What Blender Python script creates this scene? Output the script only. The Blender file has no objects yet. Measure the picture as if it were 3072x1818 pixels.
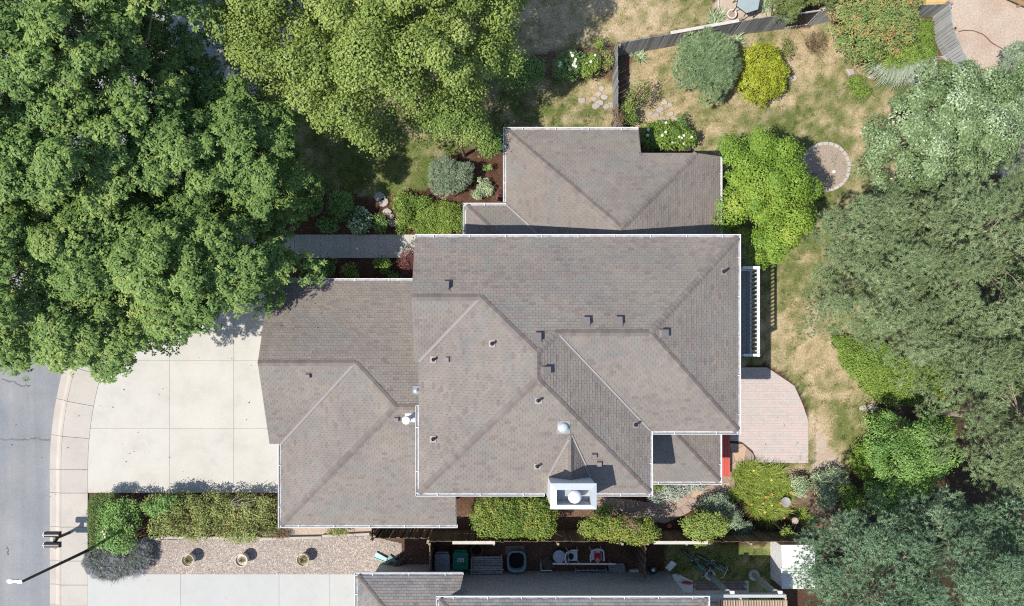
import bpy, math, random
import numpy as np
from mathutils import Matrix, Vector
R = math.radians
rng = np.random.default_rng(7)
random.seed(7)
scene = bpy.context.scene
# ------------------------------------------------------------------ camera, sky, sun, exposure
CAM_H = 30.0                      # drone height in metres
PPM = 68.0                        # photograph pixels per metre on the ground
NX, NY = 1485.0, 1070.0           # point straight below the drone, photograph pixels
cam_d = bpy.data.cameras.new('camera')
cam = bpy.data.objects.new('camera', cam_d)
scene.collection.objects.link(cam)
cam.location = (0, 0, CAM_H)
cam.rotation_euler = (0, 0, 0)
cam_d.sensor_width = 36.0
cam_d.lens = 36.0 * PPM * CAM_H / 3072.0
cam_d.shift_x = (1536 - NX) / 3072.0
cam_d.shift_y = (NY - 909) / 3072.0
cam_d.clip_start = 0.5
cam_d.clip_end = 2000.0
scene.camera = cam
SUNV = Vector((-0.60, -0.33, 1.0)).normalized()
world = bpy.data.worlds.new('World')
scene.world = world
world.use_nodes = True
wn = world.node_tree
wn.nodes.clear()
wo = wn.nodes.new('ShaderNodeOutputWorld')
wb = wn.nodes.new('ShaderNodeBackground')
sky = wn.nodes.new('ShaderNodeTexSky')
sky.sky_type = 'NISHITA'
sky.sun_disc = False
sky.sun_elevation = math.asin(SUNV.z)
sky.sun_rotation = math.atan2(SUNV.x, SUNV.y)
sky.altitude = 800
sky.dust_density = 1.0
wn.links.new(sky.outputs[0], wb.inputs[0])
wb.inputs[1].default_value = 0.135
wn.links.new(wb.outputs[0], wo.inputs[0])
sun_d = bpy.data.lights.new('sun', 'SUN')
sun_d.energy = 4.3
sun_d.angle = R(0.53)
sun_d.color = (1.0, 0.955, 0.89)
sun = bpy.data.objects.new('sun', sun_d)
scene.collection.objects.link(sun)
sun.location = SUNV * 60
sun.rotation_euler = SUNV.to_track_quat('Z', 'Y').to_euler()
vs = scene.view_settings
vs.view_transform = 'Standard'
vs.look = 'None'
vs.exposure = 0.48
vs.gamma = 1.0
vs.use_curve_mapping = False
scene.render.engine = 'CYCLES'
scene.cycles.max_bounces = 6
scene.cycles.diffuse_bounces = 3
scene.cycles.transmission_bounces = 3
scene.cycles.transparent_max_bounces = 4
scene.cycles.filter_width = 1.15
scene.cycles.use_denoising = False
scene.cycles.denoiser = 'OPENIMAGEDENOISE'
scene.cycles.denoising_input_passes = 'RGB_ALBEDO_NORMAL'

# ------------------------------------------------------------------ helpers
def G(px, py, h=0.0):
    """photograph pixel -> world point at height h (the place is measured off the plan view)"""
    k = (1 - h / CAM_H) / PPM
    return ((px - NX) * k, (NY - py) * k, h)
def GP(pts, h=0.0):
    return [G(x, y, h)[:2] for x, y in pts]
def ell(cx, cy, rx, ry, n=26, jit=0.07, seed=1):
    r = np.random.default_rng(seed)
    o = []
    for i in range(n):
        a = 2 * math.pi * i / n
        k = 1 + r.uniform(-jit, jit)
        o.append((cx + rx * k * math.cos(a), cy + ry * k * math.sin(a)))
    return o
LINK = scene.collection.objects.link

def mesh_np(name, v, f, mat=None, tint=None, smooth=False, col=None):
    """v (N,3), f (M,k) arrays"""
    me = bpy.data.meshes.new(name)
    v = np.ascontiguousarray(v, dtype=np.float32)
    f = np.ascontiguousarray(f, dtype=np.int32)
    m, k = f.shape
    me.vertices.add(len(v)); me.vertices.foreach_set('co', v.ravel())
    me.loops.add(m * k); me.loops.foreach_set('vertex_index', f.ravel())
    me.polygons.add(m)
    me.polygons.foreach_set('loop_start', np.arange(0, m * k, k, dtype=np.int32))
    me.polygons.foreach_set('loop_total', np.full(m, k, dtype=np.int32))
    if smooth:
        me.polygons.foreach_set('use_smooth', np.ones(m, dtype=bool))
    me.update(calc_edges=True)
    if tint is not None:
        a = me.attributes.new('tint', 'FLOAT', 'FACE')
        a.data.foreach_set('value', np.ascontiguousarray(tint, dtype=np.float32))
    if col is not None:
        a = me.attributes.new('gcol', 'FLOAT_COLOR', 'POINT')
        a.data.foreach_set('color', np.ascontiguousarray(col, dtype=np.float32).ravel())
    if mat: me.materials.append(mat)
    return me

class MB:
    """collects boxes, tubes, prisms; build() links them as ONE mesh object"""
    def __init__(s): s.v = []; s.f = []; s.t = []; s.cur = 0.5
    def add(s, v, f):
        n = len(s.v); s.v += [tuple(p) for p in v]
        for q in f: s.f.append(tuple(n + i for i in q)); s.t.append(s.cur)
        return s
    def box(s, c, d, rz=0.0, rx=0.0, ry=0.0, taper=1.0):
        hx, hy, hz = d[0] / 2, d[1] / 2, d[2] / 2
        P = []
        for z in (-1, 1):
            k = taper if z > 0 else 1.0
            for x, y in ((-1, -1), (1, -1), (1, 1), (-1, 1)):
                P.append(Vector((x * hx * k, y * hy * k, z * hz)))
        M = Matrix.Rotation(rz, 3, 'Z') @ Matrix.Rotation(ry, 3, 'Y') @ Matrix.Rotation(rx, 3, 'X')
        P = [M @ p + Vector(c) for p in P]
        return s.add(P, [(3, 2, 1, 0), (4, 5, 6, 7), (0, 1, 5, 4), (1, 2, 6, 5), (2, 3, 7, 6), (3, 0, 4, 7)])
    def bar(s, a, b, w, h):
        """rectangular bar from a to b"""
        a = Vector(a); b = Vector(b); d = (b - a); L = d.length
        if L < 1e-6: return s
        d /= L
        up = Vector((0, 0, 1)) if abs(d.z) < 0.95 else Vector((0, 1, 0))
        sd = d.cross(up).normalized(); up = sd.cross(d)
        P = []
        for q in (a, b):
            for x, y in ((-1, -1), (1, -1), (1, 1), (-1, 1)):
                P.append(q + sd * x * w / 2 + up * y * h / 2)
        return s.add(P, [(3, 2, 1, 0), (4, 5, 6, 7), (0, 1, 5, 4), (1, 2, 6, 5), (2, 3, 7, 6), (3, 0, 4, 7)])
    def tube(s, pts, rad, n=8, caps=True):
        pts = [Vector(p) for p in pts]
        if not hasattr(rad, '__len__'): rad = [rad] * len(pts)
        V = []; F = []
        for i, p in enumerate(pts):
            d = (pts[min(i + 1, len(pts) - 1)] - pts[max(i - 1, 0)])
            if d.length < 1e-9: d = Vector((0, 0, 1))
            d.normalize()
            up = Vector((0, 0, 1)) if abs(d.z) < 0.9 else Vector((1, 0, 0))
            sd = d.cross(up).normalized(); u2 = sd.cross(d)
            for k in range(n):
                a = 2 * math.pi * k / n
                V.append(p + (sd * math.cos(a) + u2 * math.sin(a)) * rad[i])
        for i in range(len(pts) - 1):
            for k in range(n):
                F.append((i * n + k, i * n + (k + 1) % n, (i + 1) * n + (k + 1) % n, (i + 1) * n + k))
        if caps:
            F.append(tuple(range(n - 1, -1, -1)))
            F.append(tuple((len(pts) - 1) * n + k for k in range(n)))
        return s.add(V, F)
    def lathe(s, c, prof, n=20, caps=True):
        """prof: list of (r,z)"""
        V = []; F = []
        for r, z in prof:
            for k in range(n):
                a = 2 * math.pi * k / n
                V.append((c[0] + r * math.cos(a), c[1] + r * math.sin(a), c[2] + z))
        for i in range(len(prof) - 1):
            for k in range(n):
                F.append((i * n + k, i * n + (k + 1) % n, (i + 1) * n + (k + 1) % n, (i + 1) * n + k))
        if caps:
            F.append(tuple(range(n - 1, -1, -1)))
            F.append(tuple((len(prof) - 1) * n + k for k in range(n)))
        return s.add(V, F)
    def prism(s, poly, z0, z1, bev=0.0):
        poly = [tuple(p[:2]) for p in poly]
        A = sum(poly[i][0] * poly[(i + 1) % len(poly)][1] - poly[(i + 1) % len(poly)][0] * poly[i][1] for i in range(len(poly)))
        if A < 0: poly = poly[::-1]
        n = len(poly)
        V = [(x, y, z0) for x, y in poly] + [(x, y, z1 - bev) for x, y in poly]
        F = [tuple(range(n - 1, -1, -1))]
        for i in range(n): F.append((i, (i + 1) % n, n + (i + 1) % n, n + i))
        if bev > 0:
            cx = sum(p[0] for p in poly) / n; cy = sum(p[1] for p in poly) / n
            for x, y in poly:
                d = math.hypot(x - cx, y - cy) or 1
                k = max(0.2, 1 - bev * 1.4 / d)
                V.append((cx + (x - cx) * k, cy + (y - cy) * k, z1))
            for i in range(n): F.append((n + i, n + (i + 1) % n, 2 * n + (i + 1) % n, 2 * n + i))
            F.append(tuple(range(2 * n, 3 * n)))
        else:
            F.append(tuple(range(n, 2 * n)))
        return s.add(V, F)
    def ball(s, c, r, n=10, sz=1.0):
        prof = []
        for i in range(n // 2 + 1):
            a = -math.pi / 2 + math.pi * i / (n // 2)
            prof.append((max(1e-4, r * math.cos(a)), r * math.sin(a) * sz))
        return s.lathe(c, prof, n)
    def mesh(s, name, mat=None, smooth=False):
        me = bpy.data.meshes.new(name)
        me.from_pydata(s.v, [], s.f)
        if smooth: me.polygons.foreach_set('use_smooth', np.ones(len(me.polygons), dtype=bool))
        a = me.attributes.new('tint', 'FLOAT', 'FACE')
        a.data.foreach_set('value', np.array(s.t, dtype=np.float32))
        me.update()
        if mat: me.materials.append(mat)
        return me
    def build(s, name, mat, parent=None, smooth=False, local=False):
        return link(name, s.mesh(name, mat, smooth), parent, local)

def link(name, me, parent=None, local=False):
    o = bpy.data.objects.new(name, me)
    LINK(o)
    if parent is not None:
        o.parent = parent
        if not local and parent.type == 'EMPTY': o.location = -parent.location
    return o
def tag(o, label=None, cat=None, group=None, kind=None):
    if label: o['label'] = label
    if cat: o['category'] = cat
    if group: o['group'] = group
    if kind: o['kind'] = kind
    return o
def thing(name, label, cat, loc=(0, 0, 0), group=None):
    o = bpy.data.objects.new(name, None)
    o.empty_display_size = 0.2
    LINK(o); o.location = loc
    return tag(o, label, cat, group)
def copy_tree(o, loc, rz=None, label=None, parent=None):
    c = o.copy(); LINK(c)
    if parent is None:
        c.location = loc
        if rz is not None: c.rotation_euler = (0, 0, rz)
        if label: c['label'] = label
    else: c.parent = parent
    for ch in list(o.children): copy_tree(ch, None, parent=c)
    return c

# ------------------------------------------------------------------ noise in numpy
def vnoise(x, y, seed=0):
    r = np.random.default_rng(seed)
    T = r.random((64, 64))
    xi = np.floor(x).astype(int); yi = np.floor(y).astype(int)
    fx = x - xi; fy = y - yi
    fx = fx * fx * (3 - 2 * fx); fy = fy * fy * (3 - 2 * fy)
    a = T[xi % 64, yi % 64]; b = T[(xi + 1) % 64, yi % 64]
    c = T[xi % 64, (yi + 1) % 64]; d = T[(xi + 1) % 64, (yi + 1) % 64]
    return (a * (1 - fx) + b * fx) * (1 - fy) + (c * (1 - fx) + d * fx) * fy
def fbm(x, y, sc=1.0, seed=0, o=4):
    s = 0; w = 0.5; t = 0
    for i in range(o):
        s = s + w * vnoise(x * sc + 17.3 * i + 500, y * sc - 9.1 * i + 500, seed + i); t += w; w *= 0.55; sc *= 2.07
    return s / t
def inpoly(x, y, P):
    x = np.asarray(x); y = np.asarray(y)
    c = np.zeros(x.shape, bool); n = len(P)
    for i in range(n):
        x0, y0 = P[i][:2]; x1, y1 = P[(i + 1) % n][:2]
        if y0 == y1: continue
        k = ((y0 > y) != (y1 > y)) & (x < (x1 - x0) * (y - y0) / (y1 - y0) + x0)
        c ^= k
    return c
def edist(x, y, P):
    d = np.full(x.shape, 1e9); n = len(P)
    for i in range(n):
        x0, y0 = P[i][:2]; x1, y1 = P[(i + 1) % n][:2]
        dx, dy = x1 - x0, y1 - y0; L = dx * dx + dy * dy
        if L < 1e-12: continue
        t = np.clip(((x - x0) * dx + (y - y0) * dy) / L, 0, 1)
        d = np.minimum(d, np.hypot(x - x0 - t * dx, y - y0 - t * dy))
    return d

# ------------------------------------------------------------------ materials
def nt(name):
    m = bpy.data.materials.new(name); m.use_nodes = True
    t = m.node_tree; b = t.nodes['Principled BSDF']
    return m, t, b
def lk(t, a, b): t.links.new(a, b)
def noise_node(t, scale, detail=4, rough=0.6, coord='Object', vec=None):
    n = t.nodes.new('ShaderNodeTexNoise'); n.inputs['Scale'].default_value = scale
    n.inputs['Detail'].default_value = detail; n.inputs['Roughness'].default_value = rough
    if vec is None:
        g = t.nodes.new('ShaderNodeNewGeometry'); vec = g.outputs['Position']
    lk(t, vec, n.inputs['Vector'])
    return n
def ramp(t, fac, stops):
    r = t.nodes.new('ShaderNodeValToRGB')
    e = r.color_ramp.elements
    while len(e) < len(stops): e.new(0.5)
    for i, (p, c) in enumerate(stops): e[i].position = p; e[i].color = (*c, 1)
    lk(t, fac, r.inputs[0]); return r
def mixc(t, fac, a, b, mode='MIX'):
    m = t.nodes.new('ShaderNodeMix'); m.data_type = 'RGBA'; m.blend_type = mode
    if isinstance(fac, (int, float)): m.inputs[0].default_value = fac
    else: lk(t, fac, m.inputs[0])
    for s, i in ((a, 6), (b, 7)):
        if isinstance(s, tuple): m.inputs[i].default_value = (*s, 1)
        else: lk(t, s, m.inputs[i])
    return m.outputs[2]
def bump(t, b, h, strength=0.3, dist=0.02):
    n = t.nodes.new('ShaderNodeBump'); n.inputs['Strength'].default_value = strength; n.inputs['Distance'].default_value = dist
    lk(t, h, n.inputs['Height']); lk(t, n.outputs[0], b.inputs['Normal'])
def scl(c, k): return tuple(min(1, max(0, x * k)) for x in c)
def pm(name, col, rough=0.7, var=0.18, sc=6.0, spec=0.3, bmp=0.0, metal=0.0, rand=0.0, hue=None, fine=0.0, tint=0.0):
    """procedural: base colour with noise wear; rand = per-object variation, hue = second colour for it"""
    m, t, b = nt(name)
    b.inputs['Roughness'].default_value = rough
    b.inputs['Specular IOR Level'].default_value = spec
    b.inputs['Metallic'].default_value = metal
    n = noise_node(t, sc)
    c = ramp(t, n.outputs[0], [(0.25, scl(col, 1 - var)), (0.75, scl(col, 1 + var))]).outputs[0]
    if fine:
        n2 = noise_node(t, sc * 14, 2)
        c = mixc(t, 1.0, c, ramp(t, n2.outputs[0], [(0.3, (1 - fine,) * 3), (0.7, (1 + 0 * fine,) * 3)]).outputs[0], 'MULTIPLY')
    if rand:
        oi = t.nodes.new('ShaderNodeObjectInfo')
        c = mixc(t, 1.0, c, ramp(t, oi.outputs['Random'], [(0, (1 - rand,) * 3), (1, (1, 1, 1))]).outputs[0], 'MULTIPLY')
        if hue:
            w = t.nodes.new('ShaderNodeMath'); w.operation = 'MULTIPLY'; w.inputs[1].default_value = 7.31
            lk(t, oi.outputs['Random'], w.inputs[0])
            fr = t.nodes.new('ShaderNodeMath'); fr.operation = 'FRACT'; lk(t, w.outputs[0], fr.inputs[0])
            pw = t.nodes.new('ShaderNodeMath'); pw.operation = 'POWER'; pw.inputs[1].default_value = 2.2; lk(t, fr.outputs[0], pw.inputs[0])
            c = mixc(t, pw.outputs[0], c, hue)
    lk(t, c, b.inputs['Base Color'])
    if bmp:
        n3 = noise_node(t, sc * 8, 5)
        bump(t, b, n3.outputs[0], bmp)
    return m
def leafm(name, stops, rough=0.5, trans=0.3, spec=0.25):
    """leaf: colour ramp over the per-leaf attribute 'tint', part of the light passes through"""
    m, t, b = nt(name)
    a = t.nodes.new('ShaderNodeAttribute'); a.attribute_name = 'tint'
    r = ramp(t, a.outputs['Fac'], stops)
    lk(t, r.outputs[0], b.inputs['Base Color'])
    b.inputs['Roughness'].default_value = rough
    b.inputs['Specular IOR Level'].default_value = spec
    tr = t.nodes.new('ShaderNodeBsdfTranslucent')
    lk(t, r.outputs[0], tr.inputs[0])
    mx = t.nodes.new('ShaderNodeMixShader'); mx.inputs[0].default_value = trans
    lk(t, b.outputs[0], mx.inputs[1]); lk(t, tr.outputs[0], mx.inputs[2])
    out = [n for n in t.nodes if n.type == 'OUTPUT_MATERIAL'][0]
    lk(t, mx.outputs[0], out.inputs[0])
    return m
def tintm(name, stops, rough=0.9, sc=3.0, fine=0.12, spec=0.15):
    """colour ramp over attribute 'tint' times granule noise (shingles, stones)"""
    m, t, b = nt(name)
    a = t.nodes.new('ShaderNodeAttribute'); a.attribute_name = 'tint'
    r = ramp(t, a.outputs['Fac'], stops)
    n = noise_node(t, sc, 5)
    n2 = noise_node(t, 60, 2)
    c = mixc(t, 1.0, r.outputs[0], ramp(t, n.outputs[0], [(0.3, (0.88, 0.87, 0.87)), (0.7, (1.05, 1.04, 1.02))]).outputs[0], 'MULTIPLY')
    c = mixc(t, 1.0, c, ramp(t, n2.outputs[0], [(0.3, (1 - fine,) * 3), (0.7, (1, 1, 1))]).outputs[0], 'MULTIPLY')
    n3 = noise_node(t, 0.45, 4, 0.6)
    c = mixc(t, 1.0, c, ramp(t, n3.outputs[0], [(0.32, (0.9, 0.9, 0.91)), (0.68, (1.07, 1.06, 1.04))]).outputs[0], 'MULTIPLY')
    lk(t, c, b.inputs['Base Color'])
    b.inputs['Roughness'].default_value = rough; b.inputs['Specular IOR Level'].default_value = spec
    return m

M = {}
M['shingle'] = tintm('shingle', [(0.0, (0.18, 0.158, 0.142)), (0.35, (0.23, 0.2, 0.179)), (0.6, (0.246, 0.215, 0.193)), (0.8, (0.243, 0.221, 0.188)), (0.9, (0.222, 0.212, 0.194)), (1.0, (0.213, 0.208, 0.192))])
M['shingle2'] = tintm('neighbour_shingle', [(0.0, (0.165, 0.16, 0.16)), (0.5, (0.225, 0.215, 0.21)), (0.8, (0.25, 0.235, 0.215)), (1.0, (0.215, 0.22, 0.225))])
M['cap'] = tintm('ridge_cap', [(0, (0.182, 0.158, 0.143)), (1, (0.225, 0.197, 0.178))])
M['deckroof'] = pm('roof_underlay', (0.14, 0.12, 0.11), 0.95, 0.1)
M['white'] = pm('white_paint', (0.7, 0.7, 0.705), 0.5, 0.1, 4, 0.35)
M['whitewear'] = pm('worn_white', (0.66, 0.66, 0.65), 0.55, 0.14, 5, 0.3)
M['siding'] = pm('pale_siding', (0.45, 0.46, 0.46), 0.7, 0.06, 2)
M['chim'] = pm('chimney_metal_paint', (0.56, 0.59, 0.6), 0.5, 0.05, 3)
M['valley'] = pm('valley_flashing', (0.27, 0.245, 0.23), 0.6, 0.08, 4)
M['flash'] = pm('vent_flashing', (0.31, 0.27, 0.25), 0.75, 0.1, 6)
M['ventbrown'] = pm('vent_brown', (0.2, 0.175, 0.165), 0.6, 0.1, 6)
M['gutbed'] = pm('gutter_grime', (0.34, 0.33, 0.32), 0.8, 0.35, 7)
M['dark'] = pm('dark_metal', (0.03, 0.028, 0.03), 0.5, 0.2, 6)
M['black'] = pm('black_plastic', (0.012, 0.013, 0.015), 0.5, 0.2, 6)
M['galv'] = pm('galvanised', (0.42, 0.44, 0.46), 0.4, 0.12, 6, 0.5, metal=0.4)
M['glass'] = pm('window_glass', (0.05, 0.06, 0.07), 0.08, 0.1, 1, 0.8)
M['dome'] = pm('skylight_dome', (0.45, 0.52, 0.55), 0.08, 0.1, 4, 0.9)
M['conc'] = None
def concrete(name, col, stain=0.12, warm=(0.52, 0.47, 0.4)):
    m, t, b = nt(name)
    b.inputs['Roughness'].default_value = 0.85; b.inputs['Specular IOR Level'].default_value = 0.2
    n = noise_node(t, 0.9, 6, 0.65)
    c = ramp(t, n.outputs[0], [(0.28, scl(col, 1 - stain)), (0.5, col), (0.72, scl(col, 1 + stain * 0.5))]).outputs[0]
    n2 = noise_node(t, 0.35, 3)
    w = ramp(t, n2.outputs[0], [(0.5, (0, 0, 0)), (0.75, (0.5, 0.5, 0.5))]).outputs[0]
    c = mixc(t, w, c, warm)
    n3 = noise_node(t, 30, 3)
    c = mixc(t, 1.0, c, ramp(t, n3.outputs[0], [(0.3, (0.9, 0.9, 0.9)), (0.6, (1, 1, 1))]).outputs[0], 'MULTIPLY')
    # small dark spots
    v = t.nodes.new('ShaderNodeTexVoronoi'); v.inputs['Scale'].default_value = 1.3
    g = t.nodes.new('ShaderNodeNewGeometry'); lk(t, g.outputs['Position'], v.inputs['Vector'])
    sp = ramp(t, v.outputs['Distance'], [(0.018, (0.45, 0.4, 0.36)), (0.05, (1, 1, 1))]).outputs[0]
    c = mixc(t, 0.6, c, sp, 'MULTIPLY')
    oi = t.nodes.new('ShaderNodeObjectInfo')
    c = mixc(t, 1.0, c, ramp(t, oi.outputs['Random'], [(0, (0.94, 0.94, 0.94)), (1, (1.0, 1.0, 0.99))]).outputs[0], 'MULTIPLY')
    lk(t, c, b.inputs['Base Color'])
    bump(t, b, n3.outputs[0], 0.15, 0.01)
    return m
M['conc'] = concrete('driveway_concrete', (0.495, 0.472, 0.42), 0.12)
M['walk'] = concrete('sidewalk_concrete', (0.455, 0.417, 0.365), 0.1, (0.5, 0.42, 0.35))
M['conc_n'] = concrete('neighbour_concrete', (0.45, 0.447, 0.418), 0.07, (0.45, 0.425, 0.385))
M['curb'] = concrete('curb_concrete', (0.46, 0.41, 0.355), 0.14, (0.36, 0.29, 0.23))
M['sidec'] = concrete('side_yard_concrete', (0.6, 0.61, 0.58), 0.08)

# asphalt: aggregate, wheel-worn bands, faint stains
def asphalt():
    m, t, b = nt('asphalt')
    b.inputs['Roughness'].default_value = 0.9; b.inputs['Specular IOR Level'].default_value = 0.2
    n = noise_node(t, 0.5, 5, 0.6)
    c = ramp(t, n.outputs[0], [(0.3, (0.215, 0.222, 0.228)), (0.7, (0.285, 0.285, 0.285))]).outputs[0]
    g = t.nodes.new('ShaderNodeNewGeometry')
    mp = t.nodes.new('ShaderNodeMapping'); mp.inputs['Scale'].default_value = (1.3, 0.12, 1); lk(t, g.outputs['Position'], mp.inputs[0])
    nb = noise_node(t, 1.2, 3, vec=mp.outputs[0])
    c = mixc(t, 1.0, c, ramp(t, nb.outputs[0], [(0.3, (0.86, 0.88, 0.91)), (0.65, (1.06, 1.04, 1.02))]).outputs[0], 'MULTIPLY')
    n2 = noise_node(t, 45, 3, 0.7)
    c = mixc(t, 1.0, c, ramp(t, n2.outputs[0], [(0.3, (0.72, 0.72, 0.72)), (0.55, (1, 1, 1)), (0.75, (1.2, 1.2, 1.18))]).outputs[0], 'MULTIPLY')
    lk(t, c, b.inputs['Base Color']); bump(t, b, n2.outputs[0], 0.5, 0.01)
    return m
M['asphalt'] = asphalt()
M['tar'] = pm('crack_filler', (0.13, 0.13, 0.13), 0.7, 0.3, 5)

# ------------------------------------------------------------------ ground sheet, road, curb
gm = pm('far_soil', (0.2, 0.165, 0.11), 0.95, 0.3, 0.4)
gs = MB().add([(-600, -600, -0.30), (600, -600, -0.30), (600, 600, -0.30), (-600, 600, -0.30)], [(0, 1, 2, 3)]).build('ground', gm)
tag(gs, kind='structure')
CCX, CCY, CR = 1293.0, 1408.0, 1150.0      # bend of the kerb line, photograph pixels
AMAX = R(31)
def kerb(d, s):
    """point d pixels behind the asphalt edge; s = pixels along the line (0 where the bend starts, + round the bend)"""
    if s < 0: return (143.0 + d, 1408.0 - s)
    a = min(s / CR, AMAX); ex = s - a * CR
    if ex > 0: return (CCX - (CR - d) * math.cos(a) + ex * math.sin(a), CCY - (CR - d) * math.sin(a) - ex * math.cos(a))
    return (CCX - (CR - d) * math.cos(a), CCY - (CR - d) * math.sin(a))
SS = list(range(-900, 1, 60)) + list(range(30, 1900, 30))
edge = [kerb(0, s) for s in SS]
# road bed under the kerb line (a sheet to the left and behind the bend)
rp = GP(edge) + [(-60, 40), (-60, -20)]
road = MB().prism(rp, -0.25, -0.145)
road_o = tag(road.build('road', M['asphalt']), kind='structure')
def wavy(pts, w, z, mat, name, seed, label):
    r = random.Random(seed); mb = MB()
    L = []
    for i in range(len(pts) - 1):
        for k in range(6):
            t = k / 6
            L.append((pts[i][0] * (1 - t) + pts[i + 1][0] * t + r.uniform(-3, 3), pts[i][1] * (1 - t) + pts[i + 1][1] * t + r.uniform(-3, 3)))
    L.append(pts[-1])
    W = [G(*p) for p in L]
    for a, b_ in zip(W[:-1], W[1:]):
        ww = w * r.uniform(0.5, 1.4)
        mb.bar((a[0], a[1], z), (b_[0], b_[1], z), ww, 0.008)
    return mb.build(name, mat, road_o)
wavy([(-40, 1319), (60, 1321), (100, 1317), (142, 1320)], 0.06, -0.143, M['tar'], 'crack', 3, '')
wavy([(0, 1140), (40, 1148), (60, 1160), (85, 1157)], 0.05, -0.143, M['tar'], 'crack', 4, '')
wavy([(12, 1640), (18, 1655), (16, 1670)], 0.03, -0.143, M['tar'], 'crack', 5, '')
# rolled kerb and gutter pan: loft
prof = [(0, -0.144), (0.5, -0.132), (20, -0.128), (25, -0.09), (29, -0.03), (33, -0.004), (39.3, 0.0), (39.4, -0.2)]
joints = [-900, -800, -700, -600, -500, -410, -347, -275, -173, -71, -1, 103, 213, 320, 425, 530, 640, 750, 860, 970, 1080, 1190, 1300, 1410, 1520, 1630, 1740, 1850]
kerb_root = tag(MB().prism(GP([kerb(1, s) for s in SS] + [kerb(38, s) for s in SS[::-1]]), -0.28, -0.2).build('kerb', M['curb']), kind='structure')
walk_root = tag(MB().prism(GP([kerb(40, s) for s in SS] + [kerb(121, s) for s in SS[::-1]]), -0.28, -0.06).build('sidewalk', M['curb']), kind='structure')
for i in range(len(joints) - 1):
    a, b_ = joints[i], joints[i + 1]
    n = max(2, int((b_ - a) / 30) + 1)
    S = [a + 0.5 + (b_ - a - 1.0) * k / (n - 1) for k in range(n)]
    V = []; F = []
    for s in S:
        for d, z in prof:
            x, y = kerb(d, s); p = G(x, y); V.append((p[0], p[1], z))
    m_ = len(prof)
    for k in range(n - 1):
        for j in range(m_ - 1): F.append((k * m_ + j, k * m_ + j + 1, (k + 1) * m_ + j + 1, (k + 1) * m_ + j))
    MB().add(V, F).build('kerb_section', M['curb'], kerb_root)
    poly = GP([kerb(40.4, s) for s in S] + [kerb(120.5, s) for s in S[::-1]])
    MB().prism(poly, -0.06, 0.012, 0.006).build('slab', M['walk'], walk_root)

# ------------------------------------------------------------------ yard ground: lawn, beds, bare soil (one grid, split into its zones)
Z_LAWN, Z_BED, Z_SOIL = 1, 0, 2
lawns = [
 [(640, 240), (1500, 200), (1560, 240), (1842, 236), (1846, 392), (1520, 392), (1480, 440), (1400, 440), (1305, 475), (1285, 560), (1230, 575), (1120, 590), (960, 575), (880, 560), (640, 620)],
 [(1250, -300), (2155, -300), (2140, 66), (1850, 132), (1700, 150), (1560, 165), (1250, 170)],
 [(1905, 150), (2200, 105), (2500, 66), (2600, 200), (2660, 300), (2700, 420), (2700, 540), (2700, 640), (2680, 800), (2640, 1000), (2580, 1150), (2640, 1215), (2590, 1330), (2540, 1425), (2430, 1420), (2300, 1405), (2425, 1250), (2390, 1150), (2300, 1095), (2210, 1095), (2150, 600), (2080, 440), (1915, 430), (1900, 380), (1860, 300)],
 [(1998, 1625), (2312, 1625), (2312, 1830), (2130, 1830), (1998, 1740)],
 [(2690, 60), (2800, 60), (2815, 200), (2690, 300), (2560, 300), (2600, 200)],
]
soils = [
 [(2795, -300), (3500, -300), (3500, 700), (3000, 520), (2880, 320), (2830, 170)],
 [(2140, -300), (2330, -300), (2330, 60), (2150, 78)],
 [(2430, 1420), (2540, 1425), (2430, 1250), (2400, 1150), (2440, 1300)],
 [(840, 1570), (1115, 1570), (1115, 1612), (840, 1616)],
]
st = 0.14
gx = np.arange(-27, 30, st); gy = np.arange(-14, 22, st)
X, Y = np.meshgrid(gx, gy, indexing='ij')
PXg = X * PPM + NX; PYg = NY - Y * PPM
jx = PXg + 34 * (fbm(X, Y, 1.1, 11) - 0.5); jy = PYg + 34 * (fbm(X, Y, 1.1, 31) - 0.5)
zone = np.zeros(X.shape, int)
for P in lawns: zone[inpoly(jx, jy, P)] = Z_LAWN
for P in soils: zone[inpoly(jx, jy, P)] = Z_SOIL
def gauss(lst):
    s = np.zeros(X.shape)
    for cx, cy, rx, ry, a in lst: s += a * np.exp(-((PXg - cx) / rx) ** 2 - ((PYg - cy) / ry) ** 2)
    return s
dry = 0.34 + gauss([
 (1750, 40, 500, 140, 0.42), (1400, 60, 300, 200, 0.15), (1640, 330, 160, 80, 0.05), (1740, 250, 150, 50, 0.2),
 (1120, 500, 420, 160, -0.45), (1250, 450, 130, 120, 0.18),
 (2000, 330, 170, 90, 0.35), (2320, 170, 170, 70, 0.5), (2450, 140, 120, 90, 0.2), (2480, 330, 160, 90, -0.12), (2380, 300, 60, 25, 0.4), (2590, 470, 50, 110, 0.4), (2250, 390, 120, 30, -0.15), (2100, 400, 100, 25, 0.25),
 (2420, 760, 90, 130, -0.38), (2400, 1010, 110, 110, 0.42), (2470, 1110, 80, 90, 0.35), (2460, 1300, 40, 150, 0.42), (2555, 1320, 50, 110, -0.3),
 (2150, 1700, 300, 120, -0.5), (2270, 1640, 40, 20, 0.1), (2750, 140, 80, 120, -0.35)])
n1 = fbm(X, Y, 2.3, 3); n2 = fbm(X, Y, 0.5, 4); n3 = fbm(X * 1.0, Y * 2.2, 1.1, 5)
dryv = np.clip(dry + (n1 - 0.5) * 1.5 + (n2 - 0.5) * 0.8 + (n3 - 0.5) * 0.6 + (fbm(X, Y, 4.5, 77, 2) - 0.5) * 0.9, 0, 1)
def lerp3(f, a, b): return np.array(a)[None, None, :] * (1 - f[..., None]) + np.array(b)[None, None, :] * f[..., None]
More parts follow.
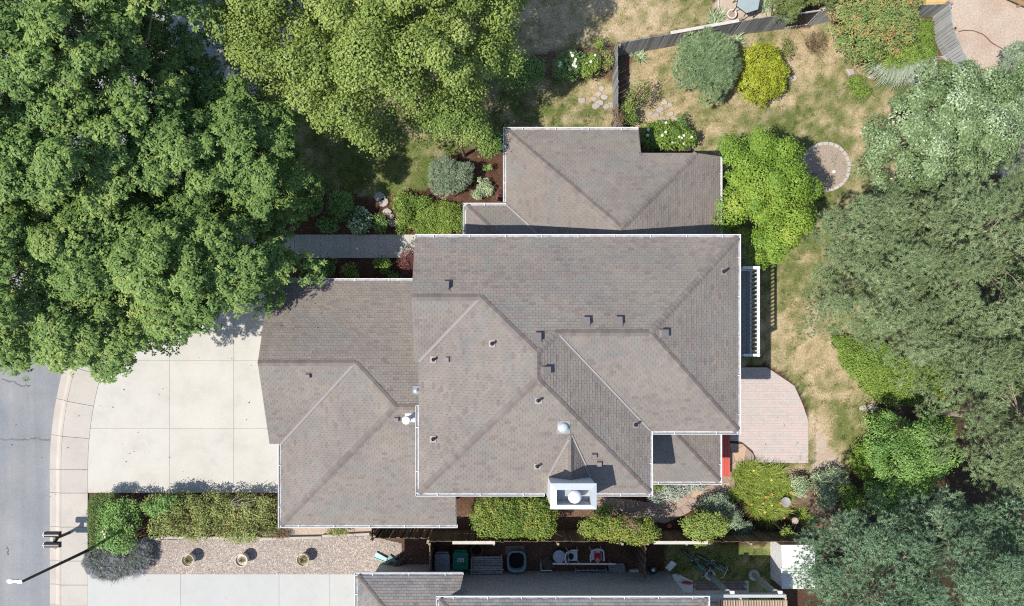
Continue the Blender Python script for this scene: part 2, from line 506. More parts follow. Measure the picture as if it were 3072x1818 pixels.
green = lerp3(np.clip(n2 * 1.6 - 0.3, 0, 1), (0.12, 0.155, 0.04), (0.2, 0.215, 0.075))
tan = lerp3(np.clip(n1 * 1.5 - 0.2, 0, 1), (0.43, 0.325, 0.175), (0.56, 0.44, 0.28))
lawnc = green * (1 - dryv[..., None]) + tan * dryv[..., None]
bedc = lerp3(np.clip(n1 * 2 - 0.5, 0, 1), (0.085, 0.042, 0.026), (0.155, 0.085, 0.056))
pale = gauss([(1280, 1560, 120, 60, 0.4), (1750, 1500, 80, 60, 0.55), (2380, 1460, 120, 60, 0.7), (2450, 1560, 60, 50, 0.6), (2700, 1200, 60, 60, 0.3), (3000, 400, 80, 120, 0.5), (1550, 1670, 450, 60, 0.3), (2760, 190, 60, 60, 0.9), (1750, 190, 150, 60, 0.5), (1990, 250, 120, 150, 0.6)])
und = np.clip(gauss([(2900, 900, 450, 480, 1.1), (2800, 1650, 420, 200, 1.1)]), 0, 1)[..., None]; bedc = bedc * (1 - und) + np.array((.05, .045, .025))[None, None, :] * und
bedc = bedc * (1 - np.clip(pale, 0, 0.9)[..., None]) + np.array((0.34, 0.235, 0.165))[None, None, :] * np.clip(pale, 0, 0.9)[..., None]
soilc = lerp3(np.clip(n1 * 1.6 - 0.3, 0, 1), (0.43, 0.33, 0.25), (0.52, 0.42, 0.33))
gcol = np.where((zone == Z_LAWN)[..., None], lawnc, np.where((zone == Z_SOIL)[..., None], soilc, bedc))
Zg = 0.02 * (n1 - 0.5) + 0.0
# strictly behind the sidewalk
inside = inpoly(PXg, PYg, [kerb(118, s) for s in SS] + [(4500, -1500), (4500, 2400), (261, 2400)])
cellin = inside[:-1, :-1] & inside[1:, :-1] & inside[1:, 1:] & inside[:-1, 1:]
idx = np.arange(X.size).reshape(X.shape)
def gmat(name, bs, bsc, fine):
    m, t, b = nt(name)
    a = t.nodes.new('ShaderNodeAttribute'); a.attribute_name = 'gcol'
    n = noise_node(t, bsc, 4, 0.7)
    c = mixc(t, 1.0, a.outputs['Color'], ramp(t, n.outputs[0], [(0.3, (1 - fine,) * 3), (0.7, (1 + fine * 0.45,) * 3)]).outputs[0], 'MULTIPLY')
    nb = noise_node(t, bsc * 3.1, 2)
    c = mixc(t, 1.0, c, ramp(t, nb.outputs[0], [(0.3, (1 - fine * 0.6,) * 3), (0.7, (1.1, 1.1, 1.1))]).outputs[0], 'MULTIPLY')
    lk(t, c, b.inputs['Base Color']); b.inputs['Roughness'].default_value = 0.95; b.inputs['Specular IOR Level'].default_value = 0.1
    bump(t, b, n.outputs[0], bs, 0.05)
    return m
zmat = {Z_LAWN: gmat('lawn', 0.8, 12, 0.45), Z_BED: gmat('bed_soil', 0.9, 12, 0.5), Z_SOIL: gmat('bare_soil', 0.6, 11, 0.25)}
VV = np.stack([X, Y, Zg], -1).reshape(-1, 3)
CC = np.concatenate([gcol, np.ones(X.shape + (1,))], -1).reshape(-1, 4)
for zi, nm in ((Z_LAWN, 'lawn'), (Z_BED, 'garden_soil'), (Z_SOIL, 'bare_earth')):
    k = cellin & (zone[:-1, :-1] == zi)
    f = np.stack([idx[:-1, :-1][k], idx[1:, :-1][k], idx[1:, 1:][k], idx[:-1, 1:][k]], -1)
    u, inv = np.unique(f, return_inverse=True)
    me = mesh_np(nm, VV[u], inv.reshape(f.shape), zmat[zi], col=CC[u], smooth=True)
    tag(link(nm, me), kind='structure')

# grass tufts on the lawns (small bent blades, colour from the turf they stand in)
M['grass'] = leafm('grass_blades', [(0.0, (0.1, 0.15, 0.035)), (0.35, (0.19, 0.21, 0.07)), (0.65, (0.42, 0.34, 0.18)), (1.0, (0.6, 0.49, 0.3))], 0.8, 0.25, 0.1)
def grass():
    n = 150000
    x = rng.uniform(-8, 19, n); y = rng.uniform(-10, 17, n)
    i = np.clip(((x - gx[0]) / st).astype(int), 0, len(gx) - 2); j = np.clip(((y - gy[0]) / st).astype(int), 0, len(gy) - 2)
    k = (zone[i, j] == Z_LAWN) & cellin[i, j]
    x, y, i, j = x[k], y[k], i[k], j[k]; n = len(x)
    big = (np.arange(n) < 26000) ; c = rng.integers(30000, n, 1700); q = c[rng.integers(0, 1700, 26000)]     # tussocks
    x[:26000] = x[q] + rng.normal(0, .05, 26000); y[:26000] = y[q] + rng.normal(0, .05, 26000); i[:26000] = i[q]; j[:26000] = j[q]
    a = rng.uniform(0, 2 * np.pi, n); L = rng.uniform(0.03, 0.075, n); w = rng.uniform(0.008, 0.016, n); h = rng.uniform(0.015, 0.05, n); L = L * np.where(big, 1.5, 1); h = h * np.where(big, 2.2, 1)
    dx, dy = np.cos(a), np.sin(a); z = Zg[i, j] - 0.003
    v = np.empty((n, 3, 3))
    v[:, 0] = np.stack([x - dy * w, y + dx * w, z], -1); v[:, 1] = np.stack([x + dy * w, y - dx * w, z], -1)
    v[:, 2] = np.stack([x + dx * L, y + dy * L, z + h], -1)
    t = np.clip(dryv[i, j] * 0.9 + rng.normal(0, 0.2, n), 0, 1)
    me = mesh_np('grass', v.reshape(-1, 3), np.arange(3 * n).reshape(-1, 3), M['grass'], t)
    tag(link('grass', me), 'short dry and green grass blades on the lawns', 'grass', kind='stuff')
grass()

# ------------------------------------------------------------------ concrete drives and walks
M['cjoint'] = pm('concrete_joint', (0.3, 0.275, 0.24), 0.95, 0.2, 5)
def slabs(root_name, polys, mat, z0=-0.1, z1=0.03, base=None, piece='slab'):
    root = tag(MB().prism(GP(base), -0.2, z1 - 0.008).build(root_name, M['cjoint']), kind='structure')
    for P in polys: MB().prism(GP(P), z1 - 0.03, z1, 0.004).build(piece, mat, root)
    return root
def arc(d, y0, y1, n=8):
    o = []
    for k in range(n + 1):
        y = y0 + (y1 - y0) * k / n
        o.append((143 + d, y) if y > CCY else (CCX - math.sqrt((CR - d) ** 2 - (y - CCY) ** 2), y))
    return o
g_ = 0.45
ys = [880, 1081, 1285, 1478]; xs = [509, 702, 905]
polys = []
for a, b_ in zip(ys[:-1], ys[1:]):
    polys.append([(xs[0] - g_, a + g_)] + arc(122, a + g_, b_ - g_) + [(xs[0] - g_, b_ - g_)])
    for x0, x1 in zip(xs[:-1], xs[1:]): polys.append([(x0 + g_, a + g_), (x1 - g_, a + g_), (x1 - g_, b_ - g_), (x0 + g_, b_ - g_)])
slabs('driveway', polys, M['conc'], base=[(905, 880)] + arc(122, 880, 1478) + [(905, 1478)])
bx = [264, 543, 838, 990, 1170]; polys = []
for a, b_ in zip(bx[:-1], bx[1:]): polys.append([(a + g_, 1722), (b_ - g_, 1722), (b_ - g_, 1960), (a + g_, 1960)])
slabs('driveway', polys, M['conc_n'], base=[(264, 1722), (1170, 1722), (1170, 1960), (264, 1960)])
bx = [720, 800, 884, 963, 1051, 1136, 1230, 1330]; polys = []
for a, b_ in zip(bx[:-1], bx[1:]): polys.append([(a + g_, 704), (b_ - g_, 704), (b_ - g_, 774), (a + g_, 774)])
polys.append([(1330 + g_, 704), (1420, 704), (1420, 740), (1330 + g_, 740)])
slabs('front_walk', polys, M['conc'], base=[(720, 704), (1420, 704), (1420, 774), (720, 774)])
slabs('side_walk', [[(1391, 1722), (1728, 1722), (1728, 1840), (1391, 1840)], [(1729.4, 1722), (2010, 1722), (2058, 1800), (2058, 1840), (1745, 1840)]], M['sidec'], base=[(1391, 1722), (2010, 1722), (2058, 1800), (2058, 1840), (1391, 1840)])

# ------------------------------------------------------------------ gravel strip
M['stone'] = tintm('gravel_stones', [(0, (0.2, 0.165, 0.14)), (0.35, (0.35, 0.295, 0.255)), (0.7, (0.47, 0.405, 0.35)), (1, (0.68, 0.62, 0.55))], 0.85)
M['gravelbed'] = pm('gravel_bed', (0.3, 0.25, 0.215), 0.95, 0.35, 14, bmp=0.6)
gpoly = [(290, 1640), (435, 1620), (1112, 1608), (1205, 1630), (1205, 1660), (1130, 1722), (264, 1722), (264, 1690)]
tag(MB().prism(GP(gpoly), -0.1, 0.022).build('gravel_strip', M['gravelbed']), kind='structure')
OCT = np.array([(1, 0, 0), (-1, 0, 0), (0, 1, 0), (0, -1, 0), (0, 0, 1), (0, 0, -1)], float)
OF = np.array([(0, 2, 4), (2, 1, 4), (1, 3, 4), (3, 0, 4)])
def pebbles(poly, n, s0, s1, name, label, mat, z=0.022):
    P = np.array(poly); r = np.random.default_rng(len(name) + n)
    x = r.uniform(P[:, 0].min(), P[:, 0].max(), n); y = r.uniform(P[:, 1].min(), P[:, 1].max(), n)
    k = inpoly(x, y, poly); x, y = x[k], y[k]; n = len(x)
    s = r.uniform(s0, s1, (n, 3)) * np.array([1.25, 0.9, 0.7]); a = r.uniform(0, 6.28, n)
    v = OCT[None] * s[:, None, :] * r.uniform(0.75, 1.25, (n, 6, 1))
    ca, sa = np.cos(a)[:, None], np.sin(a)[:, None]
    vx = v[..., 0] * ca - v[..., 1] * sa + x[:, None]; vy = v[..., 0] * sa + v[..., 1] * ca + y[:, None]
    V = np.stack([vx, vy, v[..., 2] + z], -1)
    F = (OF[None] + 6 * np.arange(n)[:, None, None]).reshape(-1, 3)
    t = np.repeat(np.clip(r.normal(0.5, 0.28, n), 0, 1), 4)
    return tag(link(name, mesh_np(name, V.reshape(-1, 3), F, mat, t)), label, 'gravel', kind='stuff')
pebbles(GP(gpoly), 22000, 0.012, 0.035, 'gravel', 'pinkish gravel stones spread between the hedge and the neighbour drive', M['stone'])
# low concrete edging blocks between bed and gravel
er = tag(MB().prism(GP([(436, 1611), (1110, 1601), (1110, 1606), (436, 1616)]), -0.1, 0.01).build('bed_edging', M['curb']), kind='structure')
for (x0, y0, x1, y1) in ((436, 1613, 487, 1615), (488, 1610, 640, 1611), (641, 1611, 783, 1612), (784, 1614, 967, 1610), (969, 1606, 1040, 1603), (1041, 1603, 1110, 1600)):
    a = Vector(G(x0, y0)); b_ = Vector(G(x1, y1)); a.z = b_.z = 0.08
    MB().bar(a, b_, 0.105, 0.16).build('edging_block', M['curb'], er)

# ------------------------------------------------------------------ paver patio
M['paver'] = pm('paver', (0.475, 0.405, 0.37), 0.85, 0.06, 5, 0.15, rand=0.05, hue=(0.5, 0.40, 0.36), fine=0.05)
M['paver2'] = pm('paver_grey', (0.44, 0.405, 0.38), 0.85, 0.06, 5, 0.15, rand=0.06, hue=(0.46, 0.4, 0.365), fine=0.06)
M['joint'] = pm('joint_sand', (0.42, 0.365, 0.33), 0.95, 0.2, 8)
patio_px = [(2150, 1102), (2299, 1102), (2330, 1122), (2382, 1157), (2408, 1215), (2424, 1263), (2424, 1389), (2273, 1387), (2258, 1352), (2225, 1325), (2195, 1322), (2150, 1322)]
patio = tag(MB().prism(GP(patio_px), -0.1, 0.038).build('patio', M['joint']), kind='structure')
PW, PH = 0.235, 0.117
pp = GP(patio_px)
def clip_half(poly, p, q):
    """keep the part of poly left of the directed line p->q"""
    o = []; n = len(poly)
    f = lambda s: (q[0] - p[0]) * (s[1] - p[1]) - (q[1] - p[1]) * (s[0] - p[0])
    for i in range(n):
        a, b_ = poly[i], poly[(i + 1) % n]; fa, fb = f(a), f(b_)
        if fa >= 0: o.append(a)
        if (fa >= 0) != (fb >= 0):
            t = fa / (fa - fb); o.append((a[0] + (b_[0] - a[0]) * t, a[1] + (b_[1] - a[1]) * t))
    return o
def area(P): return 0.5 * sum(P[i][0] * P[(i + 1) % len(P)][1] - P[(i + 1) % len(P)][0] * P[i][1] for i in range(len(P)))
def clip_poly(q, P, rad):
    """clip convex q by the edges of P that pass near it (P counter-clockwise)"""
    cx = sum(p[0] for p in q) / len(q); cy = sum(p[1] for p in q) / len(q)
    near = False
    for i in range(len(P)):
        a, b_ = P[i], P[(i + 1) % len(P)]
        dx, dy = b_[0] - a[0], b_[1] - a[1]; L = dx * dx + dy * dy
        t = max(0, min(1, ((cx - a[0]) * dx + (cy - a[1]) * dy) / L))
        if math.hypot(cx - a[0] - t * dx, cy - a[1] - t * dy) < rad:
            near = True; q = clip_half(q, a, b_)
            if len(q) < 3: return None, True
    if not near:
        return (q, False) if bool(inpoly(np.array([cx]), np.array([cy]), P)[0]) else (None, False)
    return q, True
if area(pp) < 0: pp = pp[::-1]
full = {}
for mk_ in ('paver', 'paver2'):
    full[mk_] = MB().prism([(-PW / 2 + .003, -PH / 2 + .003), (PW / 2 - .003, -PH / 2 + .003), (PW / 2 - .004, PH / 2 - .004), (-PW / 2 + .003, PH / 2 - .004)], 0.0, 0.045, 0.006).mesh('paver', M[mk_])
y = min(p[1] for p in pp); row = 0; PV = []; rest = {'paver': MB(), 'paver2': MB()}
while y < max(p[1] for p in pp):
    x = min(p[0] for p in pp) - (row % 2) * PW / 2
    while x < max(p[0] for p in pp):
        q = [(x + .003, y + .003), (x + PW - .003, y + .003), (x + PW - .003, y + PH - .003), (x + .003, y + PH - .003)]
        r, cut = clip_poly(q, pp, 0.135)
        mk_ = 'paver2' if random.random() < 0.33 else 'paver'
        if r and not cut: PV.append((x + PW / 2, y + PH / 2, mk_))
        elif r and abs(area(r)) > 0.002: rest[mk_].prism(r, 0.0, 0.045, 0.003)
        x += PW
    y += PH; row += 1
PV.sort(key=lambda q: abs(q[0] - 11.3) + abs(q[1] + 2.6))      # the whole pavers in full view singly, the others joined
for k, (x, y, mk_) in enumerate(PV):
    if k < 295:
        o = link('paver', full[mk_], patio); o.location = (x, y, 0.0)
    else: rest[mk_].prism([(x - PW / 2 + .003, y - PH / 2 + .003), (x + PW / 2 - .003, y - PH / 2 + .003), (x + PW / 2 - .003, y + PH / 2 - .003), (x - PW / 2 + .003, y + PH / 2 - .003)], 0.0, 0.045, 0.003)
for mk_ in rest: rest[mk_].build('paver', M[mk_], patio)['kind'] = 'stuff'

# ------------------------------------------------------------------ flagstone path
M['flag'] = pm('flagstone', (0.40, 0.31, 0.26), 0.85, 0.16, 3, 0.15, rand=0.28, hue=(0.46, 0.33, 0.22), bmp=0.3)
M['grit'] = pm('path_grit', (0.3, 0.22, 0.17), 0.95, 0.3, 12, bmp=0.5)
def voronoi_cells(poly, seeds, gap):
    out = []
    for i, s in enumerate(seeds):
        q = [(s[0] - 1, s[1] - 1), (s[0] + 1, s[1] - 1), (s[0] + 1, s[1] + 1), (s[0] - 1, s[1] + 1)]
        for j, u in enumerate(seeds):
            if i == j: continue
            d = math.hypot(u[0] - s[0], u[1] - s[1])
            if d > 1.8 or d < 1e-6: continue
            nx, ny = (u[0] - s[0]) / d, (u[1] - s[1]) / d
            mx, my = (s[0] + u[0]) / 2 - nx * gap, (s[1] + u[1]) / 2 - ny * gap
            q = clip_half(q, (mx, my), (mx - ny, my + nx))
            if len(q) < 3: break
        if len(q) < 3: continue
        for k in range(len(poly)):
            a, b_ = poly[k], poly[(k + 1) % len(poly)]
            dx, dy = b_[0] - a[0], b_[1] - a[1]; L = dx * dx + dy * dy
            t = max(0, min(1, ((s[0] - a[0]) * dx + (s[1] - a[1]) * dy) / L))
            if math.hypot(s[0] - a[0] - t * dx, s[1] - a[1] - t * dy) < 0.6:
                q = clip_half(q, a, b_)
                if len(q) < 3: break
        if len(q) >= 3 and abs(area(q)) > 0.012: out.append(q)
    return out
def flagpath(name, px, n, seed, z=0.035):
    P = GP(px)
    if area(P) < 0: P = P[::-1]
    root = tag(MB().prism(P, -0.1, 0.015).build(name, M['grit']), kind='structure')
    r = np.random.default_rng(seed); A = np.array(P); S = []
    for _ in range(4000):
        s = (r.uniform(A[:, 0].min(), A[:, 0].max()), r.uniform(A[:, 1].min(), A[:, 1].max()))
        if bool(inpoly(np.array([s[0]]), np.array([s[1]]), P)[0]) and all(math.hypot(s[0] - u[0], s[1] - u[1]) > n * r.uniform(0.8, 1.25) for u in S): S.append(s)
    for q in voronoi_cells(P, S, 0.014): MB().prism(q, 0.0, z + r.uniform(-0.006, 0.012), 0.012).build('flagstone', M['flag'], root)
flagpath('flagstone_path', [(2155, 1330), (2200, 1330), (2228, 1332), (2258, 1360), (2274, 1395), (2215, 1415), (2190, 1500), (2120, 1510), (2050, 1545), (1995, 1570), (1900, 1555), (1790, 1545), (1790, 1490), (1900, 1500), (1960, 1510), (2040, 1470), (2160, 1450), (2160, 1400)], 0.42, 5)
# stepping stones set in the grass
M['step'] = pm('stepping_stone', (0.43, 0.38, 0.335), 0.85, 0.12, 4, 0.15, rand=0.2, bmp=0.3)
STONES = {}
for k, (x, y, r_) in enumerate(((1805, 265, 9), (1797, 282, 7), (1812, 291, 10), (1783, 297, 8), (1745, 301, 10), (1800, 308, 10), (1788, 319, 10), (1819, 320, 10), (1834, 315, 10), (1992, 306, 10), (2010, 314, 7), (1980, 328, 10), (1968, 345, 9), (2012, 342, 8), (1950, 340, 8), (2030, 355, 7), (1988, 356, 8), (2587, 1223, 10), (2615, 1222, 12), (2380, 236, 10), (2612, 230, 9), (1141, 592, 16), (1151, 609, 15), (1163, 636, 12), (1180, 670, 14), (1172, 650, 9))):
    P = ell(x, y, r_ * 1.15, r_ * 0.9, 8, 0.18, k + 3)
    o = MB().prism(GP(P), -0.05, 0.05 if k < 21 else 0.09, 0.02).build('stepping_stone', M['step'])
    where = ('beside the low plank fence' if k < 9 else 'on the bare patch above the hydrangea' if k < 17 else 'beside the vine ground cover' if k < 19 else 'near the golden shrub' if k < 20 else 'below the drooping silver fronds' if k < 21 else 'in the shaded front bed')
    STONES.setdefault(where, []).append((x, o))
ORD = ['leftmost', 'second', 'third', 'fourth', 'fifth', 'sixth', 'seventh', 'eighth', 'ninth']
for where, L_ in STONES.items():
    L_.sort(key=lambda q: q[0])
    for k, (x, o) in enumerate(L_):
        lab = 'pale flat stepping stone ' + where if len(L_) == 1 else 'pale stepping stone, %s of those %s' % (ORD[k] if k == 0 else ORD[k] + ' from left', where)
        tag(o, lab, 'stone', 'stepping stones ' + where if len(L_) > 1 else None)
# ring of pale edging blocks round a gravel bed
M['ringb'] = pm('ring_block', (0.45, 0.405, 0.355), 0.85, 0.08, 4, 0.15, rand=0.12)
M['ringg'] = pm('ring_gravel', (0.33, 0.265, 0.21), 0.95, 0.25, 16, bmp=0.7)
cxw, cyw, _ = G(2476, 501)
ring = tag(MB().lathe((cxw, cyw, -0.05), [(0.98, 0), (0.98, 0.075)], 30).build('gravel_ring', M['ringg']), 'round gravel bed ringed by pale curved blocks in the lawn', 'garden bed')
for k in range(26):
    a0 = 2 * math.pi * k / 26 + 0.012; a1 = 2 * math.pi * (k + 1) / 26 - 0.012
    q = [(cxw + r_ * math.cos(a), cyw + r_ * math.sin(a)) for r_, a in ((0.96, a0), (1.1, a0), (1.1, (a0 + a1) / 2), (1.1, a1), (0.96, a1))]
    MB().prism(q, -0.05, 0.07 + random.uniform(-.008, .012), 0.01).build('ring_block', M['ringb'], ring)
p = G(2500, 516)
tag(MB().lathe((p[0], p[1], 0.02), [(0.07, 0), (0.075, 0.06), (0.05, 0.1), (0.001, 0.115)], 14).build('valve_cap', M['white']), 'small white round cap standing in the gravel ring', 'cap')
# ------------------------------------------------------------------ the house
PT = 5 / 12.0
HL, HU = 2.8, 5.6                           # lower and upper eave heights
house = thing('house', 'large house with brown-grey shingled hip roofs and white gutters', 'house', (2.0, 0.5, 0.0))
E_N, E_AS, E_AE, E_BW, E_BE, E_BS = 4.27, -2.667, 8.70, -2.727, 5.54, -4.89
C_S, C_W = -0.17, -2.86
def z_main(x, y):
    n = E_N - y
    B = min(n, y - E_BS, x - E_BW, E_BE - x)
    A = min(n, y - E_AS, E_AE - x) if x > 1.4 else -9
    C = min(n, y - C_S) if x < 1.4 else -9
    return HU + PT * max(A, B, C)
def z_gar(x, y):
    n = 3.01 - y
    return HL + PT * max(min(n, y + 6.73, x + 8.56), min(n, y + 3.48) if x < -3 else -9)
def z_north(x, y): return HL + PT * min(9.06 - y, x - 0.447, 8.97 - x)
def z_entry(x, y): return HL + PT * min(6.03 - y, x + 1.16)
def z_east(x, y): return HL + PT * min(y + 4.99, 8.96 - x)
def P3(pts, zf): return [Vector((x, y, zf(x, y))) for x, y in pts]
def flat(pts, k):
    """plane given by k(x,y) -> distance from its eave"""
    return lambda base: [Vector((x, y, base + PT * k(x, y))) for x, y in pts]
FACES = []          # (polygon 3D, shingle?)
def face(pts, base, k, rows=None): FACES.append(flat(pts, k)(base))
# upper roof
face([(C_W, E_N), (E_AE, E_N), (5.23, .80), (2.065, .80), (1.405, .14), (-.507, 2.05), (C_W, 2.05)][::-1], HU, lambda x, y: E_N - y)
face([(E_AE, E_N), (E_AE, E_AS), (5.23, .80)], HU, lambda x, y: E_AE - x)
face([(E_AE, E_AS), (E_BE, E_AS), (2.065, .80), (5.23, .80)], HU, lambda x, y: y - E_AS)
face([(E_BE, E_AS), (E_BE, E_BS), (1.405, -.76), (1.405, .14), (2.065, .80)], HU, lambda x, y: E_BE - x)
face([(E_BE, E_BS), (E_BW, E_BS), (1.405, -.76)], HU, lambda x, y: y - E_BS)
face([(E_BW, E_BS), (E_BW, C_S), (-.507, 2.05), (1.405, .14), (1.405, -.76)], HU, lambda x, y: x - E_BW)
face([(C_W, C_S), (E_BW, C_S), (-.507, 2.05), (C_W, 2.05)], HU, lambda x, y: y - C_S)
NU = len(FACES)
# garage
GW, GE = -9.0, -2.2
face([(GW, 3.01), (GE, 3.01), (GE, -1.86), (-3.69, -1.86), (-5.315, -.235), (GW, -.235)][::-1], HL, lambda x, y: 3.01 - y)
face([(GW, -3.48), (-8.56, -3.48), (-5.315, -.235), (GW, -.235)], HL, lambda x, y: y + 3.48)
face([(-8.56, -6.73), (-8.56, -3.48), (-5.315, -.235), (-3.69, -1.86)], HL, lambda x, y: x + 8.56)
face([(-8.56, -6.73), (-1.55, -6.73), (-1.55, -4.5), (GE, -4.5), (GE, -1.86), (-3.69, -1.86)], HL, lambda x, y: y + 6.73)
# north wing, entry, east bay
face([(.447, 9.06), (4.71, 4.80), (4.71, 3.9), (2.58, 3.9), (.447, 6.03)], HL, lambda x, y: x - .447)
face([(.447, 9.06), (5.73, 9.06), (5.73, 8.0), (7.91, 8.0), (4.71, 4.80)], HL, lambda x, y: 9.06 - y)
face([(7.91, 8.0), (8.97, 8.0), (8.97, 3.9), (4.71, 3.9), (4.71, 4.80)], HL, lambda x, y: 8.97 - x)
face([(-1.16, 6.03), (.447, 6.03), (2.577, 3.9), (.97, 3.9)], HL, lambda x, y: 6.03 - y)
face([(-1.16, 6.03), (.97, 3.9), (-1.16, 3.9)], HL, lambda x, y: x + 1.16)
face([(5.1, -4.99), (8.96, -4.99), (6.27, -2.3), (5.1, -2.3)], HL, lambda x, y: y + 4.99)
face([(8.96, -4.99), (8.96, -2.3), (6.27, -2.3)], HL, lambda x, y: 8.96 - x)
# chimney saddle
CRK = [Vector((2.62, -2.70, 6.515)), Vector((2.62, -4.256, 6.515))]
sL = Vector((1.86, -4.256, z_main(1.86, -4.256) + 0.02)); sR = Vector((3.38, -4.256, z_main(3.38, -4.256) + 0.02))
FACES.append([CRK[0], sL, CRK[1]]); FACES.append([CRK[0], CRK[1], sR])
deck = MB()
def upward(P):
    n = (P[1] - P[0]).cross(P[2] - P[0]); a = Vector((0, 0, 0))
    for i in range(len(P)): a += P[i].cross(P[(i + 1) % len(P)])
    return list(P) if a.z > 0 else list(P)[::-1]
FACES = [upward(P) for P in FACES]
def slab3(mb, P, th):
    n = len(P); up = Vector((0, 0, 1))
    mb.add([p - up * 0.004 for p in P] + [p - up * th for p in P],
           [tuple(range(n)), tuple(range(2 * n - 1, n - 1, -1))] + [(i, n + i, n + (i + 1) % n, (i + 1) % n) for i in range(n)])
for P in FACES: slab3(deck, P, 0.14)
roof = deck.build('roof', M['deckroof'], house)

class Shingler:
    """rows of single tabs; the 300 highest whole tabs become objects, the rest one mesh"""
    def __init__(s, W=0.195, E=0.108): s.W, s.E, s.whole, s.mb = W, E, [], MB()
    def face(s, P, seed=0, ymin=None):
        r = random.Random(seed); W, E = s.W, s.E
        nrm = Vector((0, 0, 0))
        for i in range(len(P)): nrm += P[i].cross(P[(i + 1) % len(P)])
        nrm.normalize()
        u = Vector((0, 0, 1)) - nrm * nrm.z; u.normalize()
        e = u.cross(nrm); o = P[0]
        Q = [((p - o).dot(e), (p - o).dot(u)) for p in P]
        if area(Q) < 0: Q = Q[::-1]
        a0, a1 = min(q[0] for q in Q), max(q[0] for q in Q); b0, b1 = min(q[1] for q in Q), max(q[1] for q in Q)
        k = 0; b = b0; off = r.random() * W
        while b < b1:
            off += W * 0.5 + (r.uniform(-.2, .2) * W if k % 7 == 3 else 0)
            a = a0 - W - (off % W)
            while a < a1:
                w = W
                q = [(a + .003, b), (a + w - .003, b), (a + w - .003, b + E), (a + .003, b + E)]
                c, cut = clip_poly(q, Q, 0.125)
                if c and len(c) >= 3 and area(c) > 0.0012:
                    cen = o + e * (a + w / 2) + u * (b + E / 2)
                    bl = float(fbm(np.array([a * 1.0 + seed * 3.7]), np.array([b * 1.6 + seed]), 0.8, 21, 3)[0])
                    t = min(1, max(0, r.choice((.3, .42, .5, .5, .56, .62)) + r.gauss(0, .08)))
                    if bl > 0.56 and r.random() < 0.55: t = r.uniform(.86, 1)
                    elif bl < 0.42 and r.random() < 0.5: t = r.uniform(.72, .84)
                    elif r.random() < 0.06: t = r.uniform(0.05, 0.25)
                    th = r.choice((.012, .016, .021))
                    if not cut: s.whole.append((cen.z, o + e * a + u * b, e, u, nrm, th, t))
                    else: s.tab(c, o, e, u, nrm, b, th, t)
                a += w
            b += E; k += 1
    def tab(s, c, o, e, u, n, b, th, t):
        hz = lambda q: 0.004 + th * (1 - 0.85 * (q[1] - b) / s.E)
        V = [o + e * q[0] + u * q[1] + n * hz(q) for q in c] + [o + e * q[0] + u * q[1] - n * 0.003 for q in c]
        m = len(c); s.mb.cur = t
        s.mb.add(V, [tuple(range(m))] + [(i, m + i, m + (i + 1) % m, (i + 1) % m) for i in range(m)])
    def finish(s, parent, mat, top=300):
        s.whole.sort(key=lambda w: -w[0])
        cache = {}
        for (z, p, e, u, n, th, t) in s.whole[:top]:
            key = (th, round(t * 6))
            if key not in cache:
                mb = MB(); W, E = s.W, s.E
                c = [(.003, 0), (W - .003, 0), (W - .003, E), (.003, E)]
                hz = lambda q: 0.004 + th * (1 - 0.85 * q[1] / E)
                mb.cur = t
                mb.add([(q[0], q[1], hz(q)) for q in c] + [(q[0], q[1], -.003) for q in c], [(0, 1, 2, 3)] + [(i, 4 + i, 4 + (i + 1) % 4, (i + 1) % 4) for i in range(4)])
                cache[key] = mb.mesh('shingle', mat)
            ob = bpy.data.objects.new('shingle', cache[key]); LINK(ob); ob.parent = parent
            ob.matrix_local = Matrix(((e.x, u.x, n.x, p.x), (e.y, u.y, n.y, p.y), (e.z, u.z, n.z, p.z), (0, 0, 0, 1)))
        for (z, p, e, u, n, th, t) in s.whole[top:]:
            W, E = s.W, s.E
            s.tab([(.003, 0), (W - .003, 0), (W - .003, E), (.003, E)], p, e, u, n, 0, th, t)
        if s.mb.v:
            ob = s.mb.build('shingle', mat, parent); ob['kind'] = 'stuff'
sh = Shingler()
for i, P in enumerate(FACES): sh.face(P, i + 1)
sh.finish(roof, M['shingle'])

